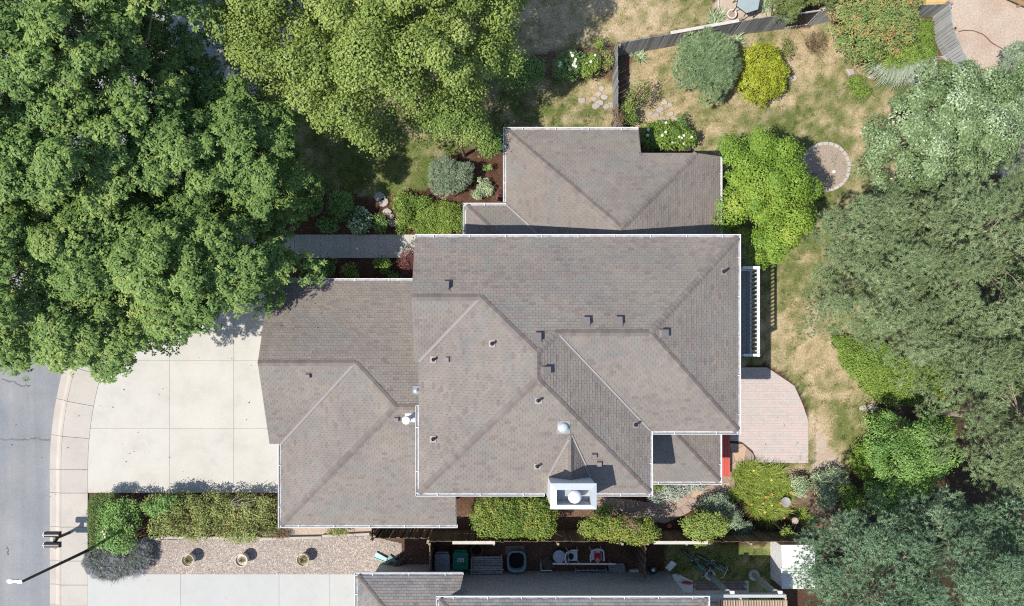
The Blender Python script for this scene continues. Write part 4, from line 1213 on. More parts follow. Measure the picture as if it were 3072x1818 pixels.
# ------------------------------------------------------------------ storage shed
sd = thing('storage_shed', 'small white storage shed with clapboard side at the lawn edge', 'shed', (12.9, -8.9, 0))
x0, x1, ya, yb, hh = 12.15, 13.5, -9.77, -8.0, 1.25
MB().box(((x0 + x1) / 2, (ya + yb) / 2, hh / 2 - .02), (x1 - x0 - .06, yb - ya - .06, hh - .04)).build('body', M['whitewear'], sd)
for k in range(6): MB().box((x0 + .012, (ya + yb) / 2, .1 + k * .2), (.03, yb - ya - .02, .185), ry=.04).build('clapboard', M['whitewear'], sd)
ym = -8.92
lid = MB(); lid.add([(x0 - .05, yb + .04, hh), (x1, yb + .04, hh), (x1, ym, hh + .1), (x0 - .05, ym, hh + .1), (x0 - .05, yb + .04, hh - .05), (x1, yb + .04, hh - .05), (x1, ym, hh + .05), (x0 - .05, ym, hh + .05)],
    [(3, 2, 1, 0), (4, 5, 6, 7), (0, 1, 5, 4), (1, 2, 6, 5), (2, 3, 7, 6), (3, 0, 4, 7)])
lid.build('roof_panel', M['white'], sd)
l2 = MB(); l2.box(((x0 + x1) / 2 - .02, (ya + ym) / 2 - .03, hh + .0), (x1 - x0 + .05, ym - ya, .05), rx=-.09)
for k in range(8): l2.box(((x0 + x1) / 2 - .02, ya + .08 + k * .1, hh + .03), (x1 - x0, .02, .02))
l2.build('roof_panel', M['whitewear'], sd)

# ------------------------------------------------------------------ things in the side yard
cart_cols = ((1326, 1690, (.16, .18, .21), 'grey wheeled trash cart standing in the corner of the side yard'), (1381, 1685, (.0, .13, .075), 'green wheeled trash cart with a white label on its lid'))
for px, py, c, lab in cart_cols:
    h = 1.05; p = G(px, py, h)
    t_ = thing('trash_cart', lab, 'trash cart', (p[0], p[1], .03), 'wheeled trash carts')
    m_ = pm('cart_plastic', c, .45, .1, 5, .4)
    MB().box((0, 0, .5), (.52, .62, .86), taper=1.12).build('bin', m_, t_, local=True)
    ld = MB(); ld.prism([(-.31, -.38), (.31, -.38), (.33, -.3), (.33, .3), (.27, .39), (-.27, .39), (-.33, .3), (-.33, -.3)], .93, 1.0, .03)
    ld.box((0, -.1, 1.006), (.5, .02, .02)); ld.box((0, .12, 1.004), (.5, .02, .016))
    lo = ld.build('lid', m_, t_, local=True)
    MB().bar((-.26, .46, .98), (.26, .46, .98), .035, .035).bar((-.22, .38, .96), (-.22, .46, .98), .03, .03).bar((.22, .38, .96), (.22, .46, .98), .03, .03).build('handle', m_, t_, local=True)
    for s in (-1, 1): MB().tube([(s * .25, .36, .13), (s * .31, .36, .13)], .13, 14).build('wheel', M['black'], t_, local=True)
    if 'green' in lab:
        MB().box((0.02, .06, 1.018), (.27, .15, .006)).build('label_plate', M['white'], lo)
        tx = MB()
        for s in (-1, 1):
            for k in range(4): tx.box((.02 + s * .065, .01 + k * .032, 1.0225), (.1, .018, .003))
            tx.box((.02 + s * .065 - .03, .06, 1.0232), (.016, .11, .003)); tx.box((.02 + s * .065 + .03, .06, 1.0232), (.016, .11, .003))
        tx.build('label_print', M['dark'], lo)
# dark round pot
p = G(1430, 1652, .5); M['brpot'] = pm('brown_pot', (.11, .075, .055), .6, .15, 5)
t_ = thing('plant_pot', 'empty dark round pot standing against the long fence', 'pot', (p[0], p[1], .02))
MB().lathe((0, 0, 0), [(.2, 0), (.26, .48), (.275, .5), (.25, .5), (.24, .42), (.2, .2)], 22, caps=False).build('pot', M['brpot'], t_, local=True)
MB().lathe((0, 0, .15), [(.001, .1), (.23, .1)], 20, caps=False).build('soil', pm('dark_soil', (.02, .017, .013), .95), t_, local=True)
# wood pile in a rack
M['oldwood'] = pm('weathered_wood', (.3, .31, .3), .9, .3, 8, rand=.35)
p = G(1460, 1700, .5)
t_ = thing('wood_rack', 'metal rack holding a pile of split weathered boards', 'rack', (p[0], p[1], .03))
fr = MB()
for y in (-.42, -.1):
    fr.bar((-.75, y, .55), (.75, y, .55), .03, .03)
    for x in (-.66, 0, .66): fr.bar((x, y, 0), (x, y, .58), .03, .03)
for x in (-.66, .66): fr.bar((x, -.75, .12), (x, .42, .12), .04, .04); fr.bar((x, -.42, .56), (x, .4, .56), .03, .03)
fr.build('frame', M['galv'], t_, local=True)
for k in range(9):
    MB().box((random.uniform(-.03, .03), .42 - k * .085, .42 + random.uniform(0, .1)), (random.uniform(1.25, 1.36), .07, .06), rz=random.uniform(-.03, .03), rx=random.uniform(-.3, .3)).build('log', M['oldwood'], t_, local=True)
for k in range(3): MB().box((random.uniform(-.1, .1), -.26 - k * .12, .2 + .03 * k), (1.2, .1, .05), rz=random.uniform(-.05, .05)).build('plank', pm('purple_brown_wood', (.14, .1, .1), .85, .25, 6), t_, local=True)
# large blue-grey tub
p = G(1550, 1685, .6)
t_ = thing('planter_tub', 'large blue-grey rounded square tub with dark inside', 'tub', (p[0], p[1], .02))
def rsq(r, n=32, e=3.4):
    o = []
    for k in range(n):
        a = 2 * math.pi * k / n; c, s = math.cos(a), math.sin(a)
        q = (abs(c) ** e + abs(s) ** e) ** (-1 / e); o.append((r * q * c * .95, r * q * s * 1.08))
    return o
mb = MB(); V = []; F = []; lv = [(.36, 0), (.42, .5), (.44, .6), (.40, .62), (.345, .58), (.33, .3)]
for r_, z in lv: V += [(x, y, z) for x, y in rsq(r_)]
for i in range(len(lv) - 1):
    for k in range(32): F.append((i * 32 + k, i * 32 + (k + 1) % 32, (i + 1) * 32 + (k + 1) % 32, (i + 1) * 32 + k))
mb.add(V, F).build('tub', pm('tub_plastic', (.17, .24, .27), .5, .1, 5), t_, local=True, smooth=True)
MB().add([(x, y, .3) for x, y in rsq(.335)], [tuple(range(32))]).build('soil', pm('tub_soil', (.012, .012, .014), .9), t_, local=True)
p = G(1545, 1650, .02)
tag(MB().box((p[0], p[1], .05), (.85, .4, .06), rz=.03).build('stone_slab', pm('dull_slab', (.2, .175, .15), .9, .2, 6)), 'dull flat slab lying behind the blue-grey tub', 'slab')
# leaning brown board in a white frame
p = G(1640, 1690, .3)
t_ = thing('leaning_board', 'brown board propped on a white bent-tube frame', 'board', (p[0], p[1], .03))
MB().box((.05, 0, .34), (.62, .42, .03), rz=-.95, ry=.2).build('panel', pm('dark_board', (.09, .07, .055), .85, .2, 5), t_, local=True)
MB().tube([(-.25, .1, .02), (-.25, .02, .3), (-.25, -.3, .32), (.22, -.3, .32), (.22, -.42, .02)], .02, 8).build('frame', M['white'], t_, local=True)
# round white lidded drum
p = G(1678, 1670, .65)
t_ = thing('storage_drum', 'round pale blue-grey drum with a flat lid', 'drum', (p[0], p[1], .02))
MB().lathe((0, 0, 0), [(.22, 0), (.25, .58), (.25, .6)], 24).build('drum', pm('drum_blue', (.05, .1, .16), .5, .1), t_, local=True)
MB().lathe((0, 0, .6), [(.275, 0), (.275, .04), (.25, .055), (.24, .045), (.001, .05)], 24).build('lid', pm('drum_lid', (.36, .42, .5), .5, .12, 9), t_, local=True)
# resin chairs
M['resin'] = pm('white_resin', (.6, .65, .68), .45, .08, 5)
def chair(name, label, px, py, rz):
    p = G(px, py, .5); t_ = thing('resin_chair', label, 'chair', (p[0], p[1], .02), 'white resin chairs')
    t_.rotation_euler = (0, 0, rz)
    MB().box((0, 0, .42), (.44, .42, .03)).build('seat', M['resin'], t_, local=True)
    bk = MB(); 
    for k in range(7):
        a = -1.1 + 2.2 * k / 6; x, y = .26 * math.sin(a), .1 + .18 * math.cos(a)
        bk.bar((x, y, .43), (x * 1.12, y + .07, .82), .055, .02)
    bk.tube([(.3 * math.sin(-1.1 + 2.2 * k / 8), .17 + .19 * math.cos(-1.1 + 2.2 * k / 8), .82) for k in range(9)], .028, 8)
    bk.build('backrest', M['resin'], t_, local=True)
    for s in (-1, 1):
        MB().tube([(s * .27, .2, .8), (s * .29, .1, .64), (s * .29, -.2, .63), (s * .26, -.24, .42)], .03, 8).build('armrest', M['resin'], t_, local=True)
        for y in (-.2, .2): MB().bar((s * .21, y * .95, .42), (s * .25, y * 1.25, 0), .045, .045).build('leg', M['resin'], t_, local=True)
    return t_
chair('resin_chair', 'white resin chair with a dark bag on its seat', 1718, 1668, 1.6)
c2_ = chair('resin_chair', 'white resin chair holding a red folded toy', 1790, 1666, 0.05)
p = G(1713, 1668, .5)
tag(MB().ball((p[0], p[1], .5), .12, 10, .6).box((p[0] + .02, p[1] - .1, .48), (.12, .1, .06), rz=.5).build('cloth_bag', M['black']), 'dark lumpy bag lying on a white resin chair', 'bag')
p = G(1793, 1672, .55); M['red'] = pm('red_plastic', (.42, .008, .015), .4, .15, 8)
t_ = thing('folded_toy', 'red plastic folded toy with chequered end on the chair', 'toy', (p[0], p[1], .47))
MB().box((0, .06, .04), (.2, .2, .07)).box((-.12, .1, .06), (.03, .3, .05)).box((.12, .1, .06), (.03, .3, .05)).build('body', M['red'], t_, local=True)
MB().lathe((0, -.12, .02), [(.14, 0), (.14, .06), (.1, .07)], 18).build('base', M['red'], t_, local=True)
mb = MB()
for i in range(-2, 3):
    for j in range(-2, 3):
        if (i + j) % 2 == 0 and i * i + j * j < 6: mb.box((i * .045, -.12 + j * .045, .095), (.035, .035, .006))
mb.build('chequer', M['white'], t_, local=True)
# long white plank
a, b = Vector(G(1658, 1691, .7)), Vector(G(1846, 1692, .7))
t_ = thing('rail_beam', 'long white plank resting across the side yard clutter', 'plank', (a.x, a.y, 0))
MB().bar(a, b, .07, .04).build('plank', M['whitewear'], t_)
for q in (a.lerp(b, .06), a.lerp(b, .93)): MB().bar((q.x, q.y, 0.02), (q.x, q.y, .67), .05, .05).build('leg', M['galv'], t_)
# wire rack
p = G(1772, 1722, .4); M['greyg'] = pm('grey_green_metal', (.22, .27, .27), .5, .15, 6)
t_ = thing('wire_rack', 'grey-green metal rack lying below the white plank', 'rack', (p[0], p[1], .03))
fr = MB()
for y in (-.3, -.14, .02, .2): fr.bar((-.68, y, .4 if y < .1 else .48), (.68, y, .4 if y < .1 else .48), .03, .03)
fr.bar((-.68, -.22, .39), (.68, -.22, .39), .14, .01)
fr.build('shelf_bars', M['greyg'], t_, local=True)
for x in (-.68, .68):
    MB().bar((x, -.32, .4), (x, .24, .42), .03, .03).build('side_bar', M['greyg'], t_, local=True)
    for y in (-.3, .22): MB().bar((x, y, 0), (x * .95, y, .42), .03, .03).build('leg', M['greyg'], t_, local=True)
for k in range(4): MB().box((-.3 + k * .2, .1, .12), (.13, .16, .2)).build('brick', pm('dull_brick', (.16, .13, .13), .9, .2, 6), t_, local=True)
# boards pile at right
p = G(1848, 1708, .3)
t_ = thing('board_stack', 'stack of grey boards beside the brown plank divider', 'boards', (p[0], p[1], .02))
for k in range(4): MB().box((.03 * k, .22 - k * .11, .28 - .03 * k), (.72, .085, .04), rz=-.05 - .01 * k).build('board', M['oldwood'], t_, local=True)
for x in (-.25, .25): MB().box((x, .05, .12), (.08, .4, .2)).build('bearer', M['rail'], t_, local=True)
p = G(1862, 1730, .1)
tag(MB().box((p[0], p[1], .08), (.8, .22, .12)).box((p[0], p[1] - .05, .15), (.76, .06, .012)).build('brick_tray', pm('brick_tray', (.2, .15, .14), .9, .2, 9)), 'low brick-coloured trough below the stack of boards', 'trough')
p = G(1902, 1718, .1)
tag(MB().box((p[0], p[1], .1), (.42, .3, .14), rz=.05, taper=.96).build('foam_box', M['sidec']), 'pale grey square block next to the brown divider', 'block')
# seating corner beyond the divider: broom, folded chair, bucket
p = G(2012, 1697, .5)
t_ = thing('leaning_sheet', 'pale grey board leaning at an angle over a blue-green tub', 'board', (p[0], p[1], .02))
MB().box((0, 0, .5), (.26, .46, .025), rz=-.62, rx=.35).build('panel', M['whitewear'], t_, local=True)
MB().tube([(-.12, -.2, .0), (-.1, -.12, .42)], .015, 6).tube([(.12, .1, 0), (.1, .06, .55)], .015, 6).build('prop', M['galv'], t_, local=True)
p = G(2008, 1738, .25)
t_ = thing('wading_tub', 'turquoise oval basin with a rumpled net on it', 'basin', (p[0], p[1], .03))
V = []; lv = [(.15, 0), (.2, .18), (.215, .2), (.18, .19), (.14, .06)]
mb = MB(); F = []
for r_, z in lv: V += [(r_ * math.cos(2 * math.pi * k / 20), .55 * r_ * math.sin(2 * math.pi * k / 20), z) for k in range(20)]
for i in range(len(lv) - 1):
    for k in range(20): F.append((i * 20 + k, i * 20 + (k + 1) % 20, (i + 1) * 20 + (k + 1) % 20, (i + 1) * 20 + k))
mb.add(V, F + [tuple(range(80, 100))]).build('basin', pm('turquoise', (.1, .3, .32), .5, .15, 9), t_, local=True)
mb = MB()
for k in range(9): mb.tube([(random.uniform(-.2, .2), random.uniform(-.1, .2), .2), (random.uniform(-.2, .2), random.uniform(0, .3), .26), (random.uniform(-.2, .1), random.uniform(0, .35), .2)], .012, 5)
mb.build('net', pm('blue_net', (.08, .17, .25), .6), t_, local=True)
p = G(2062, 1750, .1)
t_ = thing('sled', 'pink plastic sled lying by the brick pad', 'sled', (p[0], p[1], .03))
mb = MB(); mb.add([(-.3, .02, .06), (-.1, .1, .04), (.15, .06, .04), (.33, -.03, .07), (.1, -.08, .04), (-.15, -.05, .04), (0, 0, .12)], [(0, 5, 6), (5, 4, 6), (4, 3, 6), (3, 2, 6), (2, 1, 6), (1, 0, 6)])
mb.build('body', pm('pink_plastic', (.32, .07, .1), .5, .15, 7), t_, local=True)
MB().tube([(-.32, .03, .07), (-.45, .05, .02)], .012, 6).build('cord', M['galv'], t_, local=True)
p = G(1958, 1708, .6)
t_ = thing('kettle_grill', 'small dark round kettle with a white dial', 'grill', (p[0], p[1], .02))
MB().lathe((0, 0, .45), [(.05, 0), (.16, .08), (.19, .16), (.16, .22), (.06, .25), (.001, .255)], 18).build('bowl', M['dark'], t_, local=True, smooth=True)
MB().lathe((0, .0, .69), [(.08, 0), (.08, .02), (.05, .025)], 16).build('dial', M['white'], t_, local=True)
for a in (0.3, 2.4, 4.5): MB().tube([(.12 * math.cos(a), .12 * math.sin(a), .5), (.24 * math.cos(a), .24 * math.sin(a), 0)], .012, 6).build('leg', M['galv'], t_, local=True)
p = G(1984, 1700, .8)
t_ = thing('rake_stand', 'dark tool frame leaning beside the small kettle', 'tool frame', (p[0], p[1], .02))
MB().bar((0, -.5, .02), (0, .25, .9), .03, .03).bar((-.2, .25, .9), (.2, .28, .9), .03, .03).build('frame', M['dark'], t_, local=True)
for k in range(7): MB().bar((-.18 + k * .06, .27, .88), (-.18 + k * .06, .38, .8), .01, .01).build('tine', M['dark'], t_, local=True)
# brick pad
M['padb'] = pm('pad_brick', (.2, .155, .145), .9, .15, 6, rand=.3)
pad = [(2080, 1742), (2246, 1742), (2246, 1840), (2080, 1840)]
pr = tag(MB().prism(GP(pad), -.1, .012).build('brick_pad', M['joint']), kind='structure')
bmsh = MB().prism([(-.098, -.048), (.098, -.048), (.098, .048), (-.098, .048)], 0, .04, .004).mesh('brick', M['padb'])
P = GP(pad); xa, xb, yb_, ya_ = P[0][0], P[1][0], P[0][1], -10.3
y = yb_ - .06; r_ = 0
while y > ya_:
    x = xa + .1 + (r_ % 2) * .1
    while x < xb - .1:
        ob = link('brick', bmsh, pr); ob.location = (x, y, .0); x += .204
    y -= .104; r_ += 1
pd = [(2030, 1720), (2078, 1742), (2078, 1800), (2052, 1790), (2012, 1722)]
tag(MB().prism(GP(pd), -.1, .02).build('paving', M['sidec']), kind='structure')
# bicycles
def bike(label, px0, py0, px1, py1, col):
    a, b = Vector(G(px0, py0, .5)), Vector(G(px1, py1, .5)); d = b - a; d.z = 0; c = (a + b) / 2
    t_ = thing('bicycle', label, 'bicycle', (c.x, c.y, .02), 'bicycles on the shaded grass'); t_.rotation_euler = (R(8), 0, math.atan2(d.y, d.x))
    m_ = pm('bike_paint', col, .35, .1, 5, .6)
    for s in (-.5, .5):
        w = MB(); w.tube([(s + .33 * math.cos(2 * math.pi * k / 24), 0, .34 + .33 * math.sin(2 * math.pi * k / 24)) for k in range(25)], .022, 6, False)
        wo_ = w.build('wheel', M['black'], t_, local=True)
        sp = MB()
        for k in range(8): sp.bar((s, 0, .34), (s + .31 * math.cos(math.pi * k / 4 + .2), 0, .34 + .31 * math.sin(math.pi * k / 4 + .2)), .004, .004)
        sp.build('spokes', M['galv'], wo_)
    f = MB(); bb, st_, hd = (-.08, 0, .32), (-.2, 0, .8), (.36, 0, .82)
    for p0, p1 in ((bb, st_), (st_, hd), (bb, (.38, 0, .72)), ((-.5, 0, .34), bb), ((-.5, 0, .34), st_)): f.tube([p0, p1], .02, 8)
    f.build('frame', m_, t_, local=True)
    MB().tube([(.36, 0, .84), (.38, 0, .7), (.5, 0, .34)], .018, 8).build('fork', M['galv'], t_, local=True)
    MB().tube([(.32, -.3, .98), (.4, -.2, .98), (.4, .2, .98), (.32, .3, .98)], .016, 8).tube([(.36, 0, .82), (.38, 0, .98)], .016, 8).build('handlebar', M['galv'], t_, local=True)
    MB().tube([st_, (-.22, 0, .92)], .014, 6).build('seat_post', M['galv'], t_, local=True)
    MB().prism([(-.36, -.08), (-.3, -.09), (-.08, -.02), (-.06, 0), (-.08, .02), (-.3, .09), (-.36, .08)], .92, .97, .015).build('saddle', M['black'], t_, local=True)
    MB().tube([(-.08, -.08, .32), (-.08, .08, .32)], .03, 10).bar((-.08, .09, .32), (.06, .09, .24), .02, .02).bar((-.08, -.09, .32), (-.22, -.09, .4), .02, .02).build('crank', M['galv'], t_, local=True)
bike('turquoise bicycle nearer the pergola post on the shaded grass', 2052, 1652, 2136, 1716, (.03, .33, .36))
bike('blue bicycle with silver handlebars, farther into the shaded grass', 2096, 1668, 2190, 1708, (.1, .28, .45))

# ------------------------------------------------------------------ red bench by the patio
p = G(2177, 1365, .45)
t_ = thing('garden_bench', 'long red wooden bench beside the flagstones', 'bench', (p[0], p[1], .03))
M['redw'] = pm('red_painted_wood', (.52, .1, .07), .6, .1, 5, .25, rand=.1)
for k in range(3): MB().box((-.12 + k * .12, 0, .43), (.113, 1.86, .035)).build('seat_board', M['redw'], t_, local=True)
for y in (-.75, .75):
    for x in (-.13, .13): MB().box((x, y, .205), (.06, .06, .41)).build('leg', M['redw'], t_, local=True)
    MB().box((0, y, .39), (.3, .05, .05)).build('crossbar', M['redw'], t_, local=True)

# ------------------------------------------------------------------ street side: light pole, letter boxes, planters
b0 = Vector(G(291, 1638)); 
sl_ = thing('street_light', 'dark street light pole with white lamp head over the road', 'street light', (b0.x, b0.y, 0))
M['bronze'] = pm('pole_bronze', (.035, .033, .034), .55, .15, 3)
MB().lathe((0, 0, 0), [(.15, 0), (.15, .05), (.08, .08), (.07, .1), (.06, 2.4), (.05, 4.72), (.02, 4.76)], 14).build('pole', M['bronze'], sl_, local=True)
MB().box((-.12, -.02, 4.68), (.2, .09, .08)).build('arm', M['galv'], sl_, local=True)
hd_ = MB(); hd_.box((-.29, -.0, 4.68), (.17, .11, .09), taper=.85)
V = []; F = []; lv = [(.075, 0), (.1, .03), (.098, .09), (.06, .12)]
hd_.build('driver_box', M['white'], sl_, local=True)
h2 = MB()
for r_, z in lv: V += [(-.47 + r_ * 1.35 * math.cos(2 * math.pi * k / 18), r_ * math.sin(2 * math.pi * k / 18), 4.63 + z) for k in range(18)]
for i in range(3):
    for k in range(18): F.append((i * 18 + k, i * 18 + (k + 1) % 18, (i + 1) * 18 + (k + 1) % 18, (i + 1) * 18 + k))
h2.add(V, F + [tuple(range(54, 72)), tuple(range(17, -1, -1))]).build('lamp_head', M['white'], sl_, local=True)
b0 = Vector(G(208, 1598))
mbx = thing('mailbox', 'pair of dark metal mailboxes on one post at the kerb', 'mailbox', (b0.x, b0.y, 0))
M['mail'] = pm('mailbox_metal', (.055, .05, .05), .32, .15, 6, .6, metal=.5)
MB().box((0, 0, .5), (.1, .1, 1.0)).build('post', M['bronze'], mbx, local=True)
MB().bar((0.0, -.3, 1.0), (0.0, .3, 1.0), .08, .07).bar((0, -.2, .99), (0, 0, .7), .05, .05).bar((0, .2, .99), (0, 0, .7), .05, .05).build('arm', M['bronze'], mbx, local=True)
for s in (-1, 1):
    V = []; n = 12; w, L = .115, .32
    sec = [(-w, 0), (w, 0), (w, .1)] + [(w * math.cos(math.pi * k / n), .1 + w * math.sin(math.pi * k / n)) for k in range(1, n)] + [(-w, .1)]
    for x in (-L, L): V += [(x, s * .22 + y_, 1.035 + z_) for y_, z_ in sec]
    m_ = len(sec)
    bd = MB().add(V, [(i, (i + 1) % m_, m_ + (i + 1) % m_, m_ + i) for i in range(m_)] + [tuple(range(m_ - 1, -1, -1)), tuple(range(m_, 2 * m_))]).build('box_body', M['mail'], mbx, local=True)
    MB().box((-L - .012, s * .22, 1.13), (.02, .2, .17)).box((-L - .03, s * .22, 1.22), (.03, .05, .02)).build('door', M['mail'], bd)
    MB().box((.12, s * .22 - .125, 1.2), (.2, .01, .03)).box((.2, s * .22 - .125, 1.25), (.05, .01, .1)).build('flag', pm('flag_yellow', (.45, .35, .08), .5), bd)
# planters
M['pot'] = pm('cream_pot', (.58, .53, .45), .7, .12, 5)
def blades(mb, c, n, L, w, seed, up=(.5, 1.1), arch=1.0, spread=6.28, a0=0.0, seg=3):
    r = random.Random(seed)
    for i in range(n):
        a = a0 + r.uniform(-.5, .5) * spread; l = L * r.uniform(.6, 1.1); e = r.uniform(*up)
        d = Vector((math.cos(a), math.sin(a), 0)); sd = Vector((-d.y, d.x, 0))
        P = []; p = Vector(c) + d * r.uniform(0, .05) + sd * r.uniform(-.05, .05)
        el = e
        for k in range(seg + 1):
            P.append(p.copy()); p = p + (d * math.cos(el) + Vector((0, 0, 1)) * math.sin(el)) * (l / seg); el -= arch * (1.1 / seg)
        mb.cur = min(1, max(0, r.gauss(.5, .22)))
        V = []
        for k, q in enumerate(P):
            ww = w * (1 - .85 * k / seg) * .5
            V += [q - sd * ww, q + sd * ww]
        mb.add(V, [(2 * k, 2 * k + 1, 2 * k + 3, 2 * k + 2) for k in range(seg)])
M['strawgrass'] = leafm('straw_grass', [(0, (.1, .12, .04)), (.5, (.26, .22, .09)), (1, (.42, .33, .16))], .8, .2)
def planter(px, py, seed, label, L, n):
    p = G(px, py, .45); t_ = thing('planter', label, 'planter', (p[0], p[1], .02), 'cream planters on the gravel')
    MB().lathe((0, 0, 0), [(.17, 0), (.2, .05), (.255, .4), (.275, .42), (.275, .46), (.25, .46), (.24, .38), (.05, .37)], 24, caps=False).build('pot', M['pot'], t_, local=True)
    MB().lathe((0, 0, .37), [(.001, .0), (.245, 0)], 18, caps=False).build('soil', pm('planter_soil', (.07, .05, .035), .95), t_, local=True)
    mb = MB(); blades(mb, (0, 0, .37), n, L, .012, seed, (.35, 1.3), .7); mb.build('grass_clump', M['strawgrass'], t_, local=True)
planter(563, 1681, 1, 'cream planter nearest the lavender, with dull olive grass', .3, 240)
planter(724, 1681, 2, 'middle cream planter with sparse straw-brown grass', .24, 110)
planter(908, 1680, 3, 'cream planter nearest the house, with leafy green grass', .32, 260)
# splash trough pieces
M['mint'] = pm('mint_plastic', (.33, .5, .46), .5, .08, 5)
for (px, py, l, rz, lab) in ((1142, 1672, .55, -.42, 'pale mint splash trough lying on the gravel edge'), (1176, 1680, .42, -.6, 'darker mint trough piece half in shade by the dirt corner')):
    p = G(px, py, .1); t_ = thing('splash_trough', lab, 'trough', (p[0], p[1], .03)); t_.rotation_euler = (0, 0, rz)
    m_ = M['mint'] if 'pale' in lab else pm('mint_shaded', (.14, .27, .24), .5)  # second piece: same mint darkened, its shade is put into the colour
    MB().add([(-l / 2, -.13, .06), (l / 2, -.09, .1), (l / 2, .09, .1), (-l / 2, .13, .06), (-l / 2, -.13, .04), (l / 2, -.09, .08), (l / 2, .09, .08), (-l / 2, .13, .04)], [(0, 1, 2, 3), (7, 6, 5, 4), (0, 4, 5, 1), (1, 5, 6, 2), (2, 6, 7, 3), (3, 7, 4, 0)]).build('floor', m_, t_, local=True)
    MB().bar((-l / 2, -.13, .07), (l / 2, -.09, .11), .02, .06).bar((-l / 2, .13, .07), (l / 2, .09, .11), .02, .06).build('side_wall', m_, t_, local=True)
# corner junk in the dirt: driftwood sticks, ring, stones
p = G(1200, 1690)
t_ = thing('driftwood', 'tangle of dark driftwood sticks in the dirt corner', 'driftwood', (p[0], p[1], 0))
for k in range(7):
    a = random.uniform(0, 3.1); l = random.uniform(.2, .42); q = Vector((random.uniform(-.25, .2), random.uniform(-.2, .25), .06 + .03 * k))
    dv = Vector((math.cos(a) * l, math.sin(a) * l, random.uniform(-.03, .06)))
    MB().tube([q - dv, q + Vector((0, 0, .05)), q + dv], [.03, .045, .02], 7).build('stick', pm('driftwood', (.1, .085, .06), .9, .3, 9), t_, local=True)
p = G(1246, 1702)
t_ = thing('wire_hoop', 'small pale wire hoop lying on the dark dirt', 'hoop', (p[0], p[1], .03))
mb = MB()
for r_ in (.13, .07): mb.tube([(r_ * math.cos(2 * math.pi * k / 20), r_ * math.sin(2 * math.pi * k / 20) * .7, .04) for k in range(21)], .012, 6, False)
mb.build('rim', M['galv'], t_, local=True)
MB().bar((-.12, 0, .04), (.12, 0, .04), .012, .012).bar((0, -.08, .045), (0, .08, .045), .012, .012).build('spoke', M['galv'], t_, local=True)
for k, (px, py, r_) in enumerate(((1180, 1640, .07), (1189, 1670, .06), (1212, 1678, .045), (1234, 1676, .045))):
    tag(MB().prism(GP(ell(px, py, r_ * 68, r_ * 60, 8, .15, k)), 0, .07, .03).build('rock', M['step']), ('largest pale round rock on the brown dirt beside the gravel', 'pale rock touching the mint trough pieces', 'small pale rock left of the wire hoop', 'small pale rock just above the wire hoop')[k], 'rock', 'pale rocks on the dirt corner')
# bed objects at the lower right
p = G(2357, 1506, .5)
t_ = thing('bird_bath', 'grey round bird bath among the daylilies', 'bird bath', (p[0], p[1], .0)); M['stoneg'] = pm('grey_stone', (.3, .28, .27), .85, .12, 5)
MB().lathe((0, 0, 0), [(.12, 0), (.06, .06), (.05, .4), (.1, .45)], 14).build('pedestal', M['stoneg'], t_, local=True)
MB().lathe((0, 0, .45), [(.06, 0), (.2, .05), (.215, .08), (.19, .08), (.08, .04), (.001, .035)], 20).build('bowl', M['stoneg'], t_, local=True)
p = G(2366, 1552)
t_ = thing('tree_stump', 'tall brown stump with a pale sawn top near the fence', 'stump', (p[0], p[1], 0))
MB().lathe((0, 0, 0), [(.2, 0), (.18, .2), (.17, .62), (.165, .64)], 14).build('trunk', pm('stump_bark', (.1, .065, .045), .95, .25, 9, bmp=.5), t_, local=True)
MB().lathe((0, 0, .638), [(.15, 0), (.14, .015), (.001, .017)], 14).build('cut_top', pm('sawn_wood', (.42, .36, .3), .85, .2, 12), t_, local=True)
p = G(2008, 1577, .1)
tag(MB().lathe((p[0], p[1], 0.0), [(.06, 0), (.1, .12), (.1, .14), (.001, .12)], 12).build('terracotta_pot', pm('terracotta', (.5, .2, .08), .8, .15)), 'small orange terracotta pot between two fence shrubs', 'pot')
# top of picture: patio set, bowl, play structure, hose
p = G(2197, 40, .3)
t_ = thing('bowl_planter', 'round bowl planter with a pale rim on the upper patio', 'planter', (p[0], p[1], .02))
MB().lathe((0, 0, 0), [(.13, 0), (.2, .2), (.215, .24), (.16, .24), (.15, .2), (.001, .19)], 20).build('bowl', M['pot'], t_, local=True)
MB().lathe((0, 0, .195), [(.001, .012), (.15, .012)], 16, caps=False).build('soil', M['grit'], t_, local=True)
p = G(2243, 10, .6)
t_ = thing('glass_table', 'hexagonal glass patio table at the upper edge', 'table', (p[0], p[1], .02))
hx = [(.55 * math.cos(R(60 * k + 20)), .55 * math.sin(R(60 * k + 20)) * .9) for k in range(6)]
MB().prism(hx, .66, .675).build('table_top', pm('table_glass', (.3, .36, .36), .1, .1, 3, .7), t_, local=True)
MB().tube([(x, y, .665) for x, y in hx + hx[:1]], .022, 6, False).build('rim', M['dark'], t_, local=True)
for x, y in hx[::1]: MB().bar((x * .9, y * .9, .65), (x * 1.05, y * 1.05, 0), .03, .03).build('leg', M['dark'], t_, local=True)
p = G(2330, -10, .4)
tag(MB().tube([(*G(2150, -60, .05)[:2], .05), (*G(2157, 20, .05)[:2], .05)], .03, 6).build('edging_timber', M['capb']), 'thin timber edge beside the upper patio', 'timber')
a = [G(2875, 96), G(2890, 92), G(2920, 93), G(2950, 105), G(2975, 130), G(3010, 150), G(3030, 160)]
tag(MB().tube([(q[0], q[1], .03) for q in a], .018, 6).build('garden_hose', pm('brown_hose', (.13, .07, .04), .6)), 'brown hose curving over the bare dirt from the fence', 'hose')
a = [G(2895, 195), G(2930, 207), G(2970, 215), G(3010, 220)]
tag(MB().tube([(q[0], q[1], .03) for q in a], .018, 6).build('garden_hose', pm('brown_hose_b', (.13, .07, .04), .6)), 'lower brown hose reaching the grey juniper on the dirt', 'hose')
